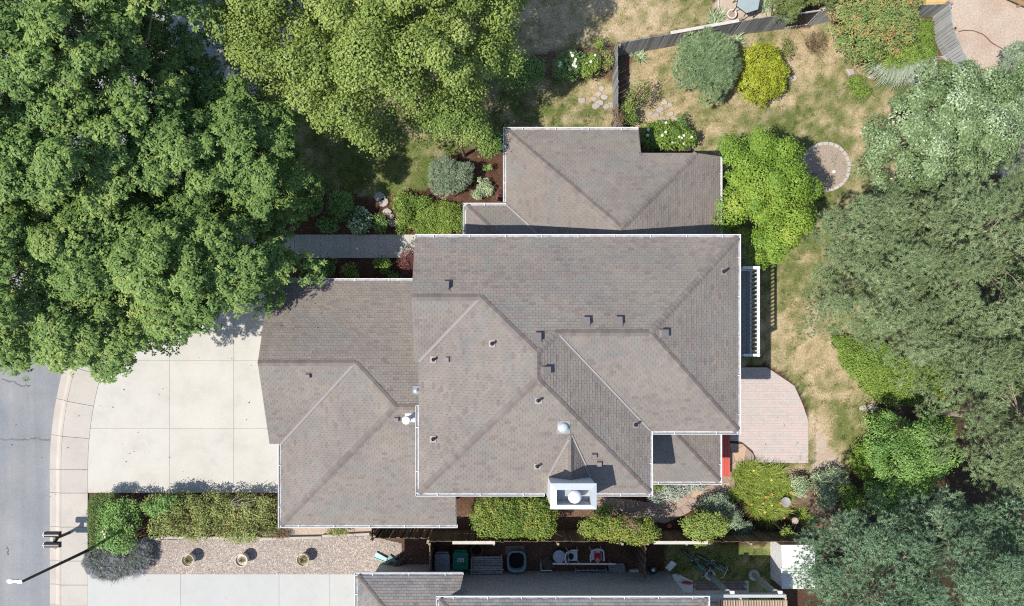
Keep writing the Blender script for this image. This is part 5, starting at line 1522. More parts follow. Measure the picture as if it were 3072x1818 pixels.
p = G(2812, 2, .5)
t_ = thing('wood_crate', 'golden timber box at the top corner of the bleached fence', 'crate', (p[0], p[1], .0)); M['gold'] = pm('golden_timber', (.58, .38, .15), .7, .15, 4, rand=.1)
for k in range(5): MB().box((0, -.2 + k * .19, .52), (1.0, .18, .03)).build('top_board', M['gold'], t_, local=True)
MB().box((0, .17, .25), (.94, .9, .5)).build('body', M['gold'], t_, local=True)
p = G(3035, -20, .3)
t_ = thing('timber_frame', 'brown slanted timber frame lying in the dirt corner', 'timber', (p[0], p[1], 0)); t_.rotation_euler = (0, 0, -.42)
for k in range(3): MB().box((0, -.2 + k * .2, .3), (1.6, .17, .06)).build('board', pm('brown_timber', (.28, .18, .09), .8, .2, 5), t_, local=True)
for x in (-.6, .6): MB().box((x, 0, .14), (.1, .5, .26)).build('foot', M['rail'], t_, local=True)
a, b = Vector(G(2798, 172)), Vector(G(2803, 225))
tag(MB().bar(a + Vector((0, 0, .08)), b + Vector((0, 0, .08)), .1, .14).build('landscape_timber', M['capb']), 'grey landscape timber in the weedy corner below the bleached fence', 'timber')
tag(MB().prism(GP([(2800, 172), (2825, 170), (2838, 178), (2836, 190), (2826, 180)]), 0, .12, .03).build('edging_stone', M['step']), 'pale edging stones at the foot of the bleached fence', 'stone')
tag(MB().prism(GP([(2727, 235), (2740, 232), (2745, 250), (2726, 250), (2716, 243)]), 0, .14, .04).build('rock', M['step']), 'pale flat rock at the tip of the silver tree', 'rock')
tag(MB().prism(GP([(2535, 210), (2558, 208), (2562, 225), (2545, 230)]), 0, .14, .04).build('rock', M['step']), 'pale rock at the lower left foot of the sumac', 'rock')
# ------------------------------------------------------------------ planting
def unit(a): return a / np.maximum(np.linalg.norm(a, axis=-1, keepdims=True), 1e-9)
UP = np.array([0, 0, 1.0])
def clumps(P, h_top, h_edge, cr, r, dens=1.0, lump=1.0, sc=None):
    A = np.array(P); sp = cr * 0.9 / dens
    gx_, gy_ = np.meshgrid(np.arange(A[:, 0].min(), A[:, 0].max() + sp, sp), np.arange(A[:, 1].min(), A[:, 1].max() + sp, sp), indexing='ij')
    x = gx_.ravel() + r.uniform(-.5, .5, gx_.size) * sp; y = gy_.ravel() + r.uniform(-.5, .5, gx_.size) * sp
    d = edist(x, y, P); k = inpoly(x, y, P) & (d > cr * 0.35)
    x, y, d = x[k], y[k], d[k]
    if len(x) == 0:
        x = np.array([A[:, 0].mean()]); y = np.array([A[:, 1].mean()]); d = np.array([cr])
    dm = max(np.percentile(d, 96), 1e-3); t = np.clip(d / dm, 0, 1)
    z = h_edge + (h_top - h_edge) * np.sqrt(1 - (1 - t) ** 2)
    q = fbm(x, y, sc or .32 / cr, int(r.integers(1000)), 3); q = (q - q.mean()) / (q.std() + 1e-6)
    z = z + np.clip(q, -2, 2) * lump * cr * .42 + r.normal(0, .15, len(x)) * cr * lump
    return np.stack([x, y, np.maximum(z, cr * .35)], -1)
def rand_unit(r, n): return unit(r.normal(size=(n, 3)))
def leaf_quads(C, cr, m, L, W, r, flat=.75, inner=.55, fold=.12, upb=.6):
    n = len(C) * m
    c = np.repeat(C, m, 0); ct = np.repeat(r.normal(0, .12, len(C)), m)
    d = rand_unit(r, n); d[:, 2] = np.where(r.random(n) < .82, np.abs(d[:, 2]), d[:, 2])
    p = c + d * np.array([1, 1, flat]) * cr * np.repeat(r.uniform(.72, 1.28, (len(C), 1)), m, 0) * (r.uniform(inner, 1.0, (n, 1)) + np.abs(r.normal(0, .13, (n, 1))))
    nn = unit(d * .7 + UP * (upb - .12) + rand_unit(r, n) * .5)
    t = d + rand_unit(r, n) * .8 - UP * .1; t = unit(t - (t * nn).sum(-1, keepdims=True) * nn)
    b = np.cross(nn, t); l = L * r.uniform(.7, 1.2, (n, 1)); w = W * r.uniform(.75, 1.2, (n, 1))
    v = np.empty((n, 4, 3)); v[:, 0] = p; v[:, 1] = p + t * l * .5 + b * w * .5 + nn * w * fold; v[:, 2] = p + t * l - nn * l * .1; v[:, 3] = p + t * l * .5 - b * w * .5 + nn * w * fold
    return v, np.clip(.5 + ct + r.normal(0, .17, n), 0, 1)
def rosettes(C, cr, m, k, L, W, r, flat=.7, inner=.5):
    n = len(C) * m
    c = np.repeat(C, m, 0); ct = np.repeat(r.normal(0, .1, len(C)), m)
    d = rand_unit(r, n); d[:, 2] = np.where(r.random(n) < .85, np.abs(d[:, 2]), d[:, 2])
    p = c + d * np.array([1, 1, flat]) * cr * np.repeat(r.uniform(.72, 1.28, (len(C), 1)), m, 0) * (r.uniform(inner, 1.0, (n, 1)) + np.abs(r.normal(0, .13, (n, 1))))
    nn = unit(d * .45 + UP * .8 + rand_unit(r, n) * .35)
    a = unit(np.cross(nn, rand_unit(r, n))); b = np.cross(nn, a)
    th = (np.arange(k) / k * 2 * np.pi)[None] + r.uniform(0, 6.28, (n, 1)) + r.normal(0, .22, (n, k))
    dr = r.uniform(-.1, .55, (n, k, 1))
    t = unit(np.cos(th)[..., None] * a[:, None] + np.sin(th)[..., None] * b[:, None] - dr * nn[:, None])
    sb = unit(np.cross(np.repeat(nn[:, None], k, 1), t)); n2 = np.cross(t, sb)
    l = L * r.uniform(.65, 1.2, (n, k, 1)) * r.uniform(.8, 1.15, (n, 1, 1)); w = W * r.uniform(.8, 1.2, (n, k, 1))
    p0 = p[:, None] + t * l * .12
    v = np.empty((n, k, 4, 3)); v[:, :, 0] = p0; v[:, :, 1] = p0 + t * l * .5 + sb * w * .5 + n2 * w * .1; v[:, :, 2] = p0 + t * l - n2 * l * .12; v[:, :, 3] = p0 + t * l * .5 - sb * w * .5 + n2 * w * .1
    tt = np.clip(.5 + ct[:, None] + r.normal(0, .1, (n, 1)) + r.normal(0, .1, (n, k)), 0, 1)
    return v.reshape(-1, 4, 3), tt.ravel()
def needles(C, cr, m, k, L, W, r, flat=.75, inner=.6, out=.9):
    n = len(C) * m
    c = np.repeat(C, m, 0); ct = np.repeat(r.normal(0, .1, len(C)), m)
    d = rand_unit(r, n); d[:, 2] = np.where(r.random(n) < .85, np.abs(d[:, 2]), d[:, 2])
    p = c + d * np.array([1, 1, flat]) * cr * np.repeat(r.uniform(.72, 1.28, (len(C), 1)), m, 0) * r.uniform(inner, 1.0, (n, 1))
    ax = unit(d * out + UP * .45 + rand_unit(r, n) * .3)
    t = unit(ax[:, None] * .75 + rand_unit(r, n * k).reshape(n, k, 3) * .8)
    sb = unit(np.cross(t, unit(d * .75 + UP * .3)[:, None] + rand_unit(r, n * k).reshape(n, k, 3) * .35))
    l = L * r.uniform(.7, 1.15, (n, k, 1))
    v = np.empty((n, k, 3, 3)); p0 = p[:, None] - t * l * .1
    v[:, :, 0] = p0 - sb * W * .5; v[:, :, 1] = p0 + sb * W * .5; v[:, :, 2] = p0 + t * l
    tt = np.clip(.5 + ct[:, None] + r.normal(0, .12, (n, 1)) + r.normal(0, .08, (n, k)), 0, 1)
    return v.reshape(-1, 3, 3), tt.ravel()
BARK = pm('bark', (.2, .15, .115), .9, .25, 7, .1)
BARKP = pm('pine_bark', (.34, .265, .205), .9, .25, 7, .1)
STEM = pm('shrub_stem', (.12, .09, .06), .9, .25, 7, .1)
def limbs(base, top, C, n, r, r0, mat_sides=7):
    mb = MB(); b = Vector(base); t = Vector(top)
    mid = b.lerp(t, .5) + Vector((r.uniform(-.15, .15), r.uniform(-.15, .15), 0)) * (t.z * .15)
    mb.tube([b, mid, t], [r0, r0 * .75, r0 * .45], 10)
    if len(C):
        for i in r.choice(len(C), min(n, len(C)), replace=False):
            e = Vector(C[i]); e.z -= .05; s = b.lerp(t, float(r.uniform(.45, .95)))
            m1 = s.lerp(e, .45) + Vector((r.uniform(-.2, .2), r.uniform(-.2, .2), -.12 * (e - s).length + .1))
            m2 = s.lerp(e, .8) + Vector((r.uniform(-.12, .12), r.uniform(-.12, .12), 0))
            rr = r0 * r.uniform(.16, .3)
            mb.tube([s, m1, m2, e], [rr, rr * .7, rr * .42, rr * .18], 5, False)
            for _ in range(2):
                e2 = e + Vector((r.uniform(-.6, .6), r.uniform(-.6, .6), r.uniform(-.1, .2)))
                mb.tube([m2, m2.lerp(e2, .5) + Vector((0, 0, .06)), e2], [rr * .35, rr * .22, rr * .1], 4, False)
    return mb
def plant(name, label, cat, outline, h_top, h_edge, mat, mode='leaf', cr=.3, m=60, L=.08, W=.045, k=8, seed=1, dens=1.0, lump=1.0, group=None, tree=False, nl=10, r0=.12,
          layers=1, bark=None, off=(0, 0), tb=0.0, zoff=0.0, sc=None, part=None, stuff=False):
    r = np.random.default_rng(seed * 101 + 13)
    hm = h_edge + .35 * (h_top - h_edge)
    P = [G(x, y, hm)[:2] for x, y in outline]
    C = clumps(P, h_top, h_edge, cr, r, dens, lump, sc)
    cen = np.array(P).mean(0) + np.array(off)
    Cs = [C]
    for q in range(layers - 1):
        C2 = clumps(P, h_top * (.8 - .16 * q), max(.15, h_edge * (.8 - .16 * q)), cr * 1.1, r, dens * (.95 if tree else .75), lump, sc); Cs.append(C2)
    vs, ts = [], []
    for q, c in enumerate(Cs):
        mm = m if q == 0 else int(m * .5)
        if mode == 'leaf': v, t = leaf_quads(c, cr, mm, L, W, r)
        elif mode == 'rosette': v, t = rosettes(c, cr, mm, k, L, W, r)
        else: v, t = needles(c, cr, mm, k, L, W, r)
        vs.append(v); ts.append(t)
    v = np.concatenate(vs); t = np.clip(np.concatenate(ts) + tb, 0, 1); kk = v.shape[1]
    v[..., 2] = np.maximum(v[..., 2], .02) + zoff
    me = mesh_np('foliage', v.reshape(-1, 3), np.arange(len(v) * kk).reshape(-1, kk), mat, t)
    if stuff:
        return tag(link(name, me), label, cat, group, 'stuff'), C
    root = thing(name, label, cat, (cen[0], cen[1], 0), group)
    link(part or ('crown' if tree else 'foliage'), me, root)
    base = (cen[0], cen[1], -.05)
    top = (cen[0] + r.uniform(-.2, .2), cen[1] + r.uniform(-.2, .2), h_top * (.8 if tree else .55))
    limbs(base, top, C, nl, r, r0).build('trunk' if tree else 'stem', bark or (BARK if tree else STEM), root)
    return root, C

# leaf colours
M['ash'] = leafm('ash_leaf', [(0, (0.076, 0.13, 0.034)), (0.45, (0.157, 0.253, 0.068)), (0.8, (0.262, 0.346, 0.094)), (1, (0.436, 0.461, 0.134))], .5, .16, .15)
M['maple'] = leafm('maple_leaf', [(0, (0.091, 0.147, 0.028)), (0.45, (0.205, 0.28, 0.058)), (0.8, (0.304, 0.376, 0.092)), (1, (0.425, 0.457, 0.151))], .5, .16)
M['maple2'] = leafm('maple_leaf_green', [(0, (0.083, 0.149, 0.026)), (0.45, (0.184, 0.267, 0.06)), (0.8, (0.283, 0.356, 0.093)), (1, (0.4, 0.431, 0.142))], .5, .16)
M['lime'] = leafm('lime_leaf', [(0, (0.066, 0.133, 0.018)), (0.45, (0.164, 0.278, 0.033)), (0.8, (0.27, 0.37, 0.053)), (1, (0.399, 0.41, 0.075))], .5, .16)
M['pine'] = leafm('pine_needle', [(0, (0.12, 0.15, 0.07)), (0.45, (0.215, 0.285, 0.13)), (0.8, (0.29, 0.365, 0.18)), (1, (0.4, 0.44, 0.27))], .6, .15)
M['pineb'] = leafm('blue_pine_needle', [(0, (0.094, 0.151, 0.079)), (0.45, (0.219, 0.311, 0.151)), (0.8, (0.345, 0.437, 0.218)), (1, (0.502, 0.554, 0.277))], .6, .15)
M['spruce'] = leafm('dark_pine_needle', [(0, (0.075, 0.125, 0.07)), (0.45, (0.18, 0.28, 0.155)), (0.8, (0.275, 0.39, 0.225)), (1, (0.38, 0.48, 0.3))], .6, .15)
M['silver'] = leafm('silver_leaf', [(0, (0.081, 0.137, 0.05)), (0.4, (0.185, 0.26, 0.1)), (0.62, (0.3, 0.397, 0.209)), (0.8, (0.485, 0.59, 0.399)), (1, (0.67, 0.749, 0.559))], .5, .2, .4)
M['gold'+'leaf'] = leafm('gold_leaf', [(0, (0.136, 0.156, 0.011)), (0.45, (0.281, 0.321, 0.022)), (0.8, (0.399, 0.438, 0.045)), (1, (0.493, 0.516, 0.112))], .5, .16)
M['sumac'] = leafm('sumac_leaf', [(0, (0.078, 0.143, 0.036)), (0.4, (0.169, 0.26, 0.072)), (0.68, (0.26, 0.325, 0.108)), (0.8, (0.39, 0.286, 0.108)), (1, (0.624, 0.26, 0.12))], .55, .16)
M['hedge'] = leafm('hedge_leaf', [(0, (0.058, 0.108, 0.016)), (0.45, (0.145, 0.223, 0.036)), (0.75, (0.246, 0.317, 0.052)), (0.92, (0.435, 0.405, 0.078)), (1, (0.435, 0.216, 0.091))], .45, .16, .35)
M['olive'] = leafm('olive_leaf', [(0, (0.096, 0.12, 0.032)), (0.45, (0.223, 0.263, 0.072)), (0.8, (0.334, 0.367, 0.114)), (0.93, (0.415, 0.319, 0.143)), (1, (0.479, 0.271, 0.143))], .5, .16)
M['bright'] = leafm('bright_leaf', [(0, (0.065, 0.13, 0.021)), (0.45, (0.175, 0.268, 0.045)), (0.8, (0.272, 0.357, 0.072)), (1, (0.393, 0.418, 0.124))], .5, .16)
M['green'] = leafm('green_leaf', [(0, (0.064, 0.145, 0.028)), (0.45, (0.144, 0.275, 0.063)), (0.8, (0.24, 0.377, 0.098)), (1, (0.384, 0.478, 0.154))], .5, .16)
M['greygreen'] = leafm('grey_green_leaf', [(0, (0.139, 0.186, 0.096)), (0.45, (0.31, 0.389, 0.218)), (0.8, (0.482, 0.574, 0.341)), (1, (0.699, 0.776, 0.505))], .6, .2)
M['lambs'] = leafm('pale_silver_leaf', [(0, (.16, .2, .13)), (.5, (.4, .44, .36)), (1, (.66, .69, .6))], .7, .15)
M['laven'] = leafm('lavender_stems', [(0, (0.171, 0.203, 0.138)), (0.4, (0.342, 0.364, 0.303)), (0.7, (0.485, 0.459, 0.551)), (1, (0.741, 0.648, 0.8))], .7, .15)
M['red'+'leaf'] = leafm('barberry_leaf', [(0, (.06, .02, .02)), (.5, (.17, .06, .055)), (1, (.3, .13, .11))], .5, .16)
M['brownleaf'] = leafm('dry_leaf', [(0, (.12, .08, .045)), (.5, (.27, .19, .11)), (1, (.42, .32, .2))], .7, .2)
M['juniper'] = leafm('juniper', [(0, (0.117, 0.17, 0.097)), (0.45, (0.274, 0.351, 0.22)), (0.8, (0.43, 0.513, 0.352)), (1, (0.645, 0.701, 0.528))], .65, .12)
M['hosta'] = leafm('variegated_leaf', [(0, (.05, .12, .03)), (.4, (.12, .24, .06)), (.6, (.4, .5, .3)), (1, (.72, .76, .62))], .5, .2)
M['arbor'] = leafm('arborvitae', [(0, (0.09, 0.126, 0.039)), (0.45, (0.195, 0.252, 0.078)), (0.8, (0.285, 0.35, 0.124)), (1, (0.405, 0.448, 0.182))], .6, .15)
M['petalw'] = pm('cream_petal', (.68, .65, .5), .6, .08, 9)

# big ash trees over the street corner
AG = 'broad green ash trees at the street corner'
plant('ash_tree', 'broad green ash tree filling the top left corner', 'tree', [(-140, -160), (300, -200), (660, -160), (660, 10), (610, 90), (560, 110), (500, 140), (540, 230), (560, 330), (500, 470), (440, 560), (330, 620), (200, 660), (60, 680), (-140, 680)], 9.6, 5.6, M['ash'], 'rosette', .6, 105, .14, .06, 8, 11, .74, 2.0, AG, True, 30, .2, 3)
plant('ash_tree', 'green ash tree with dark gaps beside the lighter maples', 'tree', [(480, 250), (560, 190), (620, 170), (680, 240), (760, 250), (850, 290), (890, 380), (915, 470), (915, 560), (880, 620), (900, 700), (860, 760), (760, 700), (640, 660), (520, 640), (440, 560), (420, 440), (480, 380)], 6.5, 3.4, M['ash'], 'rosette', .58, 98, .14, .06, 8, 12, .74, 2.0, AG, True, 26, .17, 3, tb=-.04)
plant('ash_tree', 'green ash tree spreading its lower edge over the driveway', 'tree', [(-140, 560), (60, 560), (240, 540), (430, 560), (560, 640), (700, 680), (850, 720), (930, 800), (900, 860), (820, 880), (760, 920), (700, 940), (640, 985), (600, 1020), (560, 1062), (525, 1050), (490, 990), (478, 1070), (420, 1075), (380, 1110), (330, 1105), (290, 1150), (245, 1115), (200, 1080), (130, 1090), (70, 1100), (25, 1135), (-30, 1060), (-140, 1040)], 7.6, 3.5, M['ash'], 'rosette', .6, 105, .14, .06, 8, 13, .74, 2.0, AG, True, 34, .2, 3)
# lighter maples
MG = 'light green maples behind the house'
plant('maple_tree', 'light olive maple touching the top edge left of centre', 'tree', [(560, -150), (980, -150), (1010, 0), (960, 90), (880, 130), (860, 220), (790, 245), (720, 215), (650, 225), (640, 130), (580, 60)], 7.6, 4.5, M['maple'], 'leaf', .58, 760, .1, .066, 8, 21, .7, 2.0, MG, True, 40, .1, 3)
plant('maple_tree', 'large light green maple with grey twigs above the front lawn', 'tree', [(1000, -150), (1500, -160), (1620, -60), (1600, 30), (1520, 70), (1530, 150), (1570, 205), (1510, 225), (1440, 250), (1380, 330), (1290, 320), (1230, 340), (1190, 375), (1130, 405), (1095, 430), (1050, 395), (1000, 365), (930, 375), (890, 330), (860, 270), (900, 190), (960, 140), (1000, 60)], 7.8, 4.2, M['maple'], 'leaf', .6, 800, .1, .066, 8, 22, .7, 2.0, MG, True, 60, .13, 3)
plant('maple_sapling', 'smaller fresh green maple reaching down to the mulch bed', 'tree', [(1330, 330), (1400, 320), (1450, 370), (1480, 430), (1500, 455), (1460, 480), (1400, 440), (1330, 425), (1250, 410), (1230, 380)], 4.2, 2.2, M['maple2'], 'leaf', .42, 420, .09, .06, 8, 23, 1.0, 1.1, None, True, 14, .07, 2)
plant('dark_shrub', 'shaded dark green shrub left of the white rose bushes', 'shrub', [(1500, 190), (1590, 175), (1640, 200), (1640, 260), (1560, 280), (1480, 260)], 1.6, .7, M['green'], 'leaf', .25, 80, .08, .05, seed=24)
# lime tree at the house corner
plant('lime_tree', 'bright lime green small tree leaning on the house corner', 'tree', [(2110, 445), (2150, 425), (2200, 420), (2260, 400), (2300, 405), (2350, 420), (2385, 450), (2380, 500), (2420, 540), (2440, 575), (2430, 640), (2400, 690), (2390, 750), (2340, 770), (2320, 800), (2260, 795), (2220, 740), (2215, 700), (2170, 690), (2150, 640), (2165, 590), (2155, 540), (2160, 480)], 4.6, 2.4, M['lime'], 'leaf', .42, 620, .08, .058, 8, 31, .74, 1.9, None, True, 20, .1, 2)
# round blue pine and golden shrub
plant('blue_pine', 'rounded blue-green pine shrub behind the golden shrub', 'shrub', [(2030, 150), (2060, 115), (2110, 98), (2170, 112), (2195, 160), (2205, 215), (2195, 270), (2150, 310), (2115, 327), (2070, 290), (2030, 270), (2008, 215)], 2.3, .7, M['pineb'], 'needle', .3, 60, .17, .02, 13, 32, .85, .8, None, layers=2)
plant('golden_shrub', 'vivid golden yellow rounded shrub on the dry lawn', 'shrub', [(2215, 150), (2255, 138), (2310, 140), (2335, 170), (2358, 215), (2350, 270), (2320, 300), (2275, 320), (2225, 300), (2200, 265), (2215, 215)], 1.5, .5, M['goldleaf'], 'leaf', .17, 70, .075, .045, 8, 33, .85, 1.1, None, layers=2)
# sumac, weeds, silver fronds
r_, C_ = plant('sumac', 'tall green shrub with rusty orange tips by the fence corner', 'shrub', [(2490, 60), (2510, 0), (2560, -80), (2700, -120), (2760, -40), (2755, 60), (2745, 130), (2700, 150), (2640, 170), (2610, 205), (2560, 200), (2515, 160), (2500, 100)], 2.3, 1.0, M['sumac'], 'leaf', .24, 80, .12, .045, 8, 34, .85, 1.5, None, layers=2, tb=.06)
plant('fern_patch', 'fresh green ferny bush in front of the sumac', 'shrub', [(2600, 180), (2680, 150), (2750, 140), (2760, 190), (2700, 210), (2640, 215)], 1.2, .4, M['bright'], 'leaf', .2, 80, .11, .035, 8, 35)
plant('weed_patch', 'green and yellow weeds along the bleached fence foot', 'weeds', [(2740, 60), (2795, 60), (2800, 130), (2815, 170), (2770, 200), (2735, 170), (2745, 110)], .35, .12, M['bright'], 'leaf', .14, 60, .07, .03, 8, 36, tb=-.1)
plant('weed_patch', 'low green weeds round the pale stones by the silver tree', 'weeds', [(2815, 180), (2870, 190), (2880, 225), (2830, 225)], .3, .1, M['bright'], 'leaf', .14, 60, .07, .03, 8, 37, tb=-.12)
plant('weed_patch', 'green weeds under the hanging silver fronds', 'weeds', [(2540, 230), (2590, 240), (2610, 290), (2570, 300), (2545, 270)], .4, .12, M['bright'], 'leaf', .14, 55, .07, .03, 8, 38, tb=-.05)
M['frond'] = leafm('silver_frond', [(0, (.16, .2, .12)), (.5, (.33, .38, .27)), (1, (.5, .54, .42))], .6, .2)
for i, (px, py, a0, n, lab) in enumerate(((2680, 175, R(235), 260, 'silvery arching fronds sweeping down left of the weeds'), (2715, 165, R(285), 230, 'silvery arching fronds hanging straight down over the lawn'))):
    p = G(px, py, .8); t_ = thing('frond_shrub', lab, 'shrub', (p[0], p[1], 0), 'silver frond shrubs')
    mb = MB()
    for q in range(6): blades(mb, (random.uniform(-.3, .3), random.uniform(-.2, .25), .75), n // 6, 1.25, .05, 50 + i * 10 + q, (.1, .7), 1.15, 1.7, a0, 5)
    mb.build('frond', M['frond'], t_, local=True)
    MB().tube([(0, 0, 0), (0, 0, .8)], [.05, .02], 6).build('stem', STEM, t_, local=True)
# silver tree
plant('silver_tree', 'pale silver-leaved tree beside the bare dirt yard', 'tree', [(2600, 440), (2640, 370), (2665, 300), (2690, 260), (2750, 225), (2810, 235), (2870, 215), (2930, 240), (2985, 225), (3045, 265), (3035, 330), (3050, 390), (3010, 460), (2980, 520), (2900, 560), (2850, 610), (2760, 590), (2690, 600), (2640, 570), (2590, 520)], 5.6, 2.8, M['silver'], 'leaf', .42, 480, .1, .055, 8, 41, .74, 1.9, None, True, 26, .12, 2, tb=-.12)
plant('grey_juniper', 'flat grey-green juniper at the right edge on the dirt', 'shrub', [(3000, 150), (3030, 135), (3120, 130), (3140, 400), (3060, 400), (3020, 330), (3000, 240)], 1.6, .7, M['juniper'], 'needle', .2, 34, .1, .014, 12, 42, 1.0, .7, None, layers=2)
plant('arborvitae', 'olive green evergreen hanging over the lattice fence', 'shrub', [(2300, -60), (2400, -80), (2398, 30), (2378, 75), (2360, 60), (2330, 40), (2298, 30)], 2.4, 1.4, M['arbor'], 'needle', .22, 34, .12, .022, 12, 43, 1.0, 1.2, None, layers=2)
plant('arborvitae', 'second olive evergreen right of the lattice at the top edge', 'shrub', [(2400, -80), (2510, -90), (2500, 15), (2450, 25), (2402, 22)], 2.4, 1.4, M['arbor'], 'needle', .22, 34, .12, .022, 12, 44, 1.0, 1.2, None, layers=2)
# pines on the right
PGp = 'grey-green pines along the right side'
PK = dict(mode='needle', cr=.48, m=85, L=.16, W=.024, k=14, dens=.74, lump=2.3, group=PGp, tree=True, nl=40, r0=.13, layers=3, bark=BARKP)
plant('pine_tree', 'grey-green pine whose branches overhang the back lawn', 'tree', [(2430, 640), (2480, 595), (2540, 610), (2600, 590), (2640, 560), (2700, 610), (2740, 660), (2780, 760), (2790, 900), (2780, 1000), (2740, 1085), (2660, 1060), (2590, 1020), (2500, 1000), (2440, 960), (2450, 900), (2490, 850), (2480, 760), (2440, 710)], 7.6, 4.6, M['pine'], seed=51, off=(2.2, 0), **PK)
plant('pine_tree', 'grey-green pine below the silver tree at the right edge', 'tree', [(2720, 620), (2800, 560), (2880, 570), (2960, 500), (3040, 480), (3160, 460), (3180, 960), (3000, 990), (2880, 980), (2790, 940), (2760, 800), (2700, 690)], 8.6, 5.2, M['pine'], seed=52, off=(1.5, .8), **PK)
plant('pine_tree', 'grey-green pine with tan twigs at mid right edge', 'tree', [(2760, 1000), (2860, 950), (3000, 960), (3180, 940), (3180, 1480), (3080, 1500), (2980, 1470), (2900, 1440), (2860, 1350), (2850, 1200), (2770, 1130)], 8.0, 4.8, M['pine'], seed=53, off=(1.8, -.6), **PK)
PK2 = dict(PK); PK2.update(cr=.6, lump=2.2, group='darker pines at the lower right', m=120, L=.15)
plant('dark_pine', 'blue-green pine hiding part of the white shed', 'tree', [(2405, 1650), (2440, 1590), (2520, 1550), (2600, 1530), (2680, 1520), (2730, 1600), (2740, 1720), (2740, 1900), (2430, 1920), (2405, 1790), (2400, 1700)], 6.6, 3.6, M['spruce'], seed=54, off=(1.2, -1.6), **PK2)
plant('dark_pine', 'blue-green pine filling the bottom right corner', 'tree', [(2720, 1520), (2800, 1490), (2880, 1480), (2960, 1510), (3040, 1500), (3180, 1490), (3180, 1920), (2720, 1920), (2700, 1700)], 6.8, 3.8, M['spruce'], seed=55, off=(1.2, -1.5), **PK2)
# bushes under the pines
plant('round_tree', 'rounded mid-green small tree under the pines', 'tree', [(2610, 1290), (2660, 1240), (2740, 1225), (2800, 1250), (2825, 1310), (2850, 1370), (2810, 1430), (2800, 1480), (2720, 1500), (2660, 1450), (2600, 1400), (2580, 1340)], 3.6, 1.8, M['green'], 'leaf', .36, 380, .085, .05, 8, 61, .76, 1.9, None, True, 16, .08, 2)
plant('ground_cover', 'bright green vine ground cover below the pines', 'ground cover', [(2485, 1000), (2560, 1015), (2640, 1020), (2700, 1070), (2780, 1080), (2860, 1090), (2850, 1170), (2800, 1215), (2700, 1215), (2630, 1205), (2570, 1150), (2530, 1110), (2510, 1050)], .45, .15, M['bright'], 'leaf', .17, 75, .085, .045, 8, 62, 1.0, 1.0, stuff=True, tb=-.05)
for i, (o, h, mt, lab) in enumerate((
  ([(2600, 1240), (2660, 1225), (2690, 1260), (2660, 1300), (2610, 1310), (2595, 1275)], .9, 'bright', 'yellow-green shrub above the rounded small tree'),
  ([(2555, 1340), (2590, 1310), (2640, 1330), (2640, 1400), (2600, 1440), (2560, 1420), (2545, 1380)], .8, 'lime', 'light green shrub on the lawn edge below the pines'),
  ([(2790, 1170), (2840, 1150), (2855, 1230), (2850, 1320), (2820, 1350), (2790, 1300), (2800, 1240)], .7, 'hedge', 'yellowing shrub with rusty leaves between the pines'),
  ([(2590, 1440), (2680, 1440), (2720, 1500), (2650, 1540), (2570, 1520)], .9, 'green', 'dark green shrub in the shade of the dark pine'),
  ([(2515, 1455), (2550, 1450), (2575, 1490), (2560, 1540), (2525, 1530), (2512, 1490)], 1.0, 'bright', 'upright lime shrub in the corner bed'),
  ([(2430, 1425), (2480, 1400), (2535, 1405), (2545, 1450), (2510, 1490), (2490, 1530), (2455, 1520), (2450, 1470), (2420, 1455)], .5, 'greygreen', 'grey-green mounded perennials beside the corner bed shrub'),
  ([(2372, 1430), (2420, 1425), (2425, 1465), (2400, 1500), (2372, 1480)], .5, 'greygreen', 'small grey-green perennial next to the daylilies'))):
    plant('shrub', lab, 'shrub', o, h, h * .4, M[mt], 'leaf', .18, 70, .075, .04, 8, 70 + i, 1.0, .9, layers=2)
# daylily mass
p_ = G(2290, 1470)
t_ = thing('daylily_bed', 'dense clump of green daylily blades with orange blooms', 'daylilies', (p_[0], p_[1], 0))
M['lily'] = leafm('daylily_blade', [(0, (0.11, 0.175, 0.024)), (0.5, (0.267, 0.35, 0.06)), (0.85, (0.439, 0.482, 0.108)), (1, (0.627, 0.554, 0.168))], .5, .16)
mb = MB(); rr = random.Random(5)
lilyP = [(2205, 1420), (2240, 1398), (2300, 1400), (2350, 1425), (2370, 1470), (2365, 1520), (2340, 1550), (2280, 1545), (2240, 1510), (2220, 1480)]
LW = GP(lilyP, .2); AA = np.array(LW); cnt = 0
while cnt < 95:
    x, y = rr.uniform(AA[:, 0].min(), AA[:, 0].max()), rr.uniform(AA[:, 1].min(), AA[:, 1].max())
    if not bool(inpoly(np.array([x]), np.array([y]), LW)[0]): continue
    blades(mb, (x - p_[0], y - p_[1], 0), 34, .62, .03, 300 + cnt, (.6, 1.4), .9, seg=3); cnt += 1
mb.build('foliage', M['lily'], t_, local=True)
M['orange'] = pm('orange_petal', (.6, .2, .07), .6, .2, 8)
M['yellowp'] = pm('yellow_petal', (.62, .5, .08), .6, .2, 8)
for k in range(11):
    x, y = LW[0]
    while True:
        x, y = rr.uniform(AA[:, 0].min(), AA[:, 0].max()), rr.uniform(AA[:, 1].min(), AA[:, 1].max())
        if bool(inpoly(np.array([x]), np.array([y]), LW)[0]): break
    mb = MB(); c = Vector((x - p_[0], y - p_[1], rr.uniform(.5, .6)))
    for q in range(6):
        a = q * 1.047; d = Vector((math.cos(a), math.sin(a), .5)); s = Vector((-math.sin(a), math.cos(a), 0)) * .018
        mb.add([c, c + d * .035 - s, c + d * .06, c + d * .035 + s], [(0, 1, 2, 3)])
    mb.build('flower', M['orange'] if k % 3 else M['yellowp'], t_, local=True)
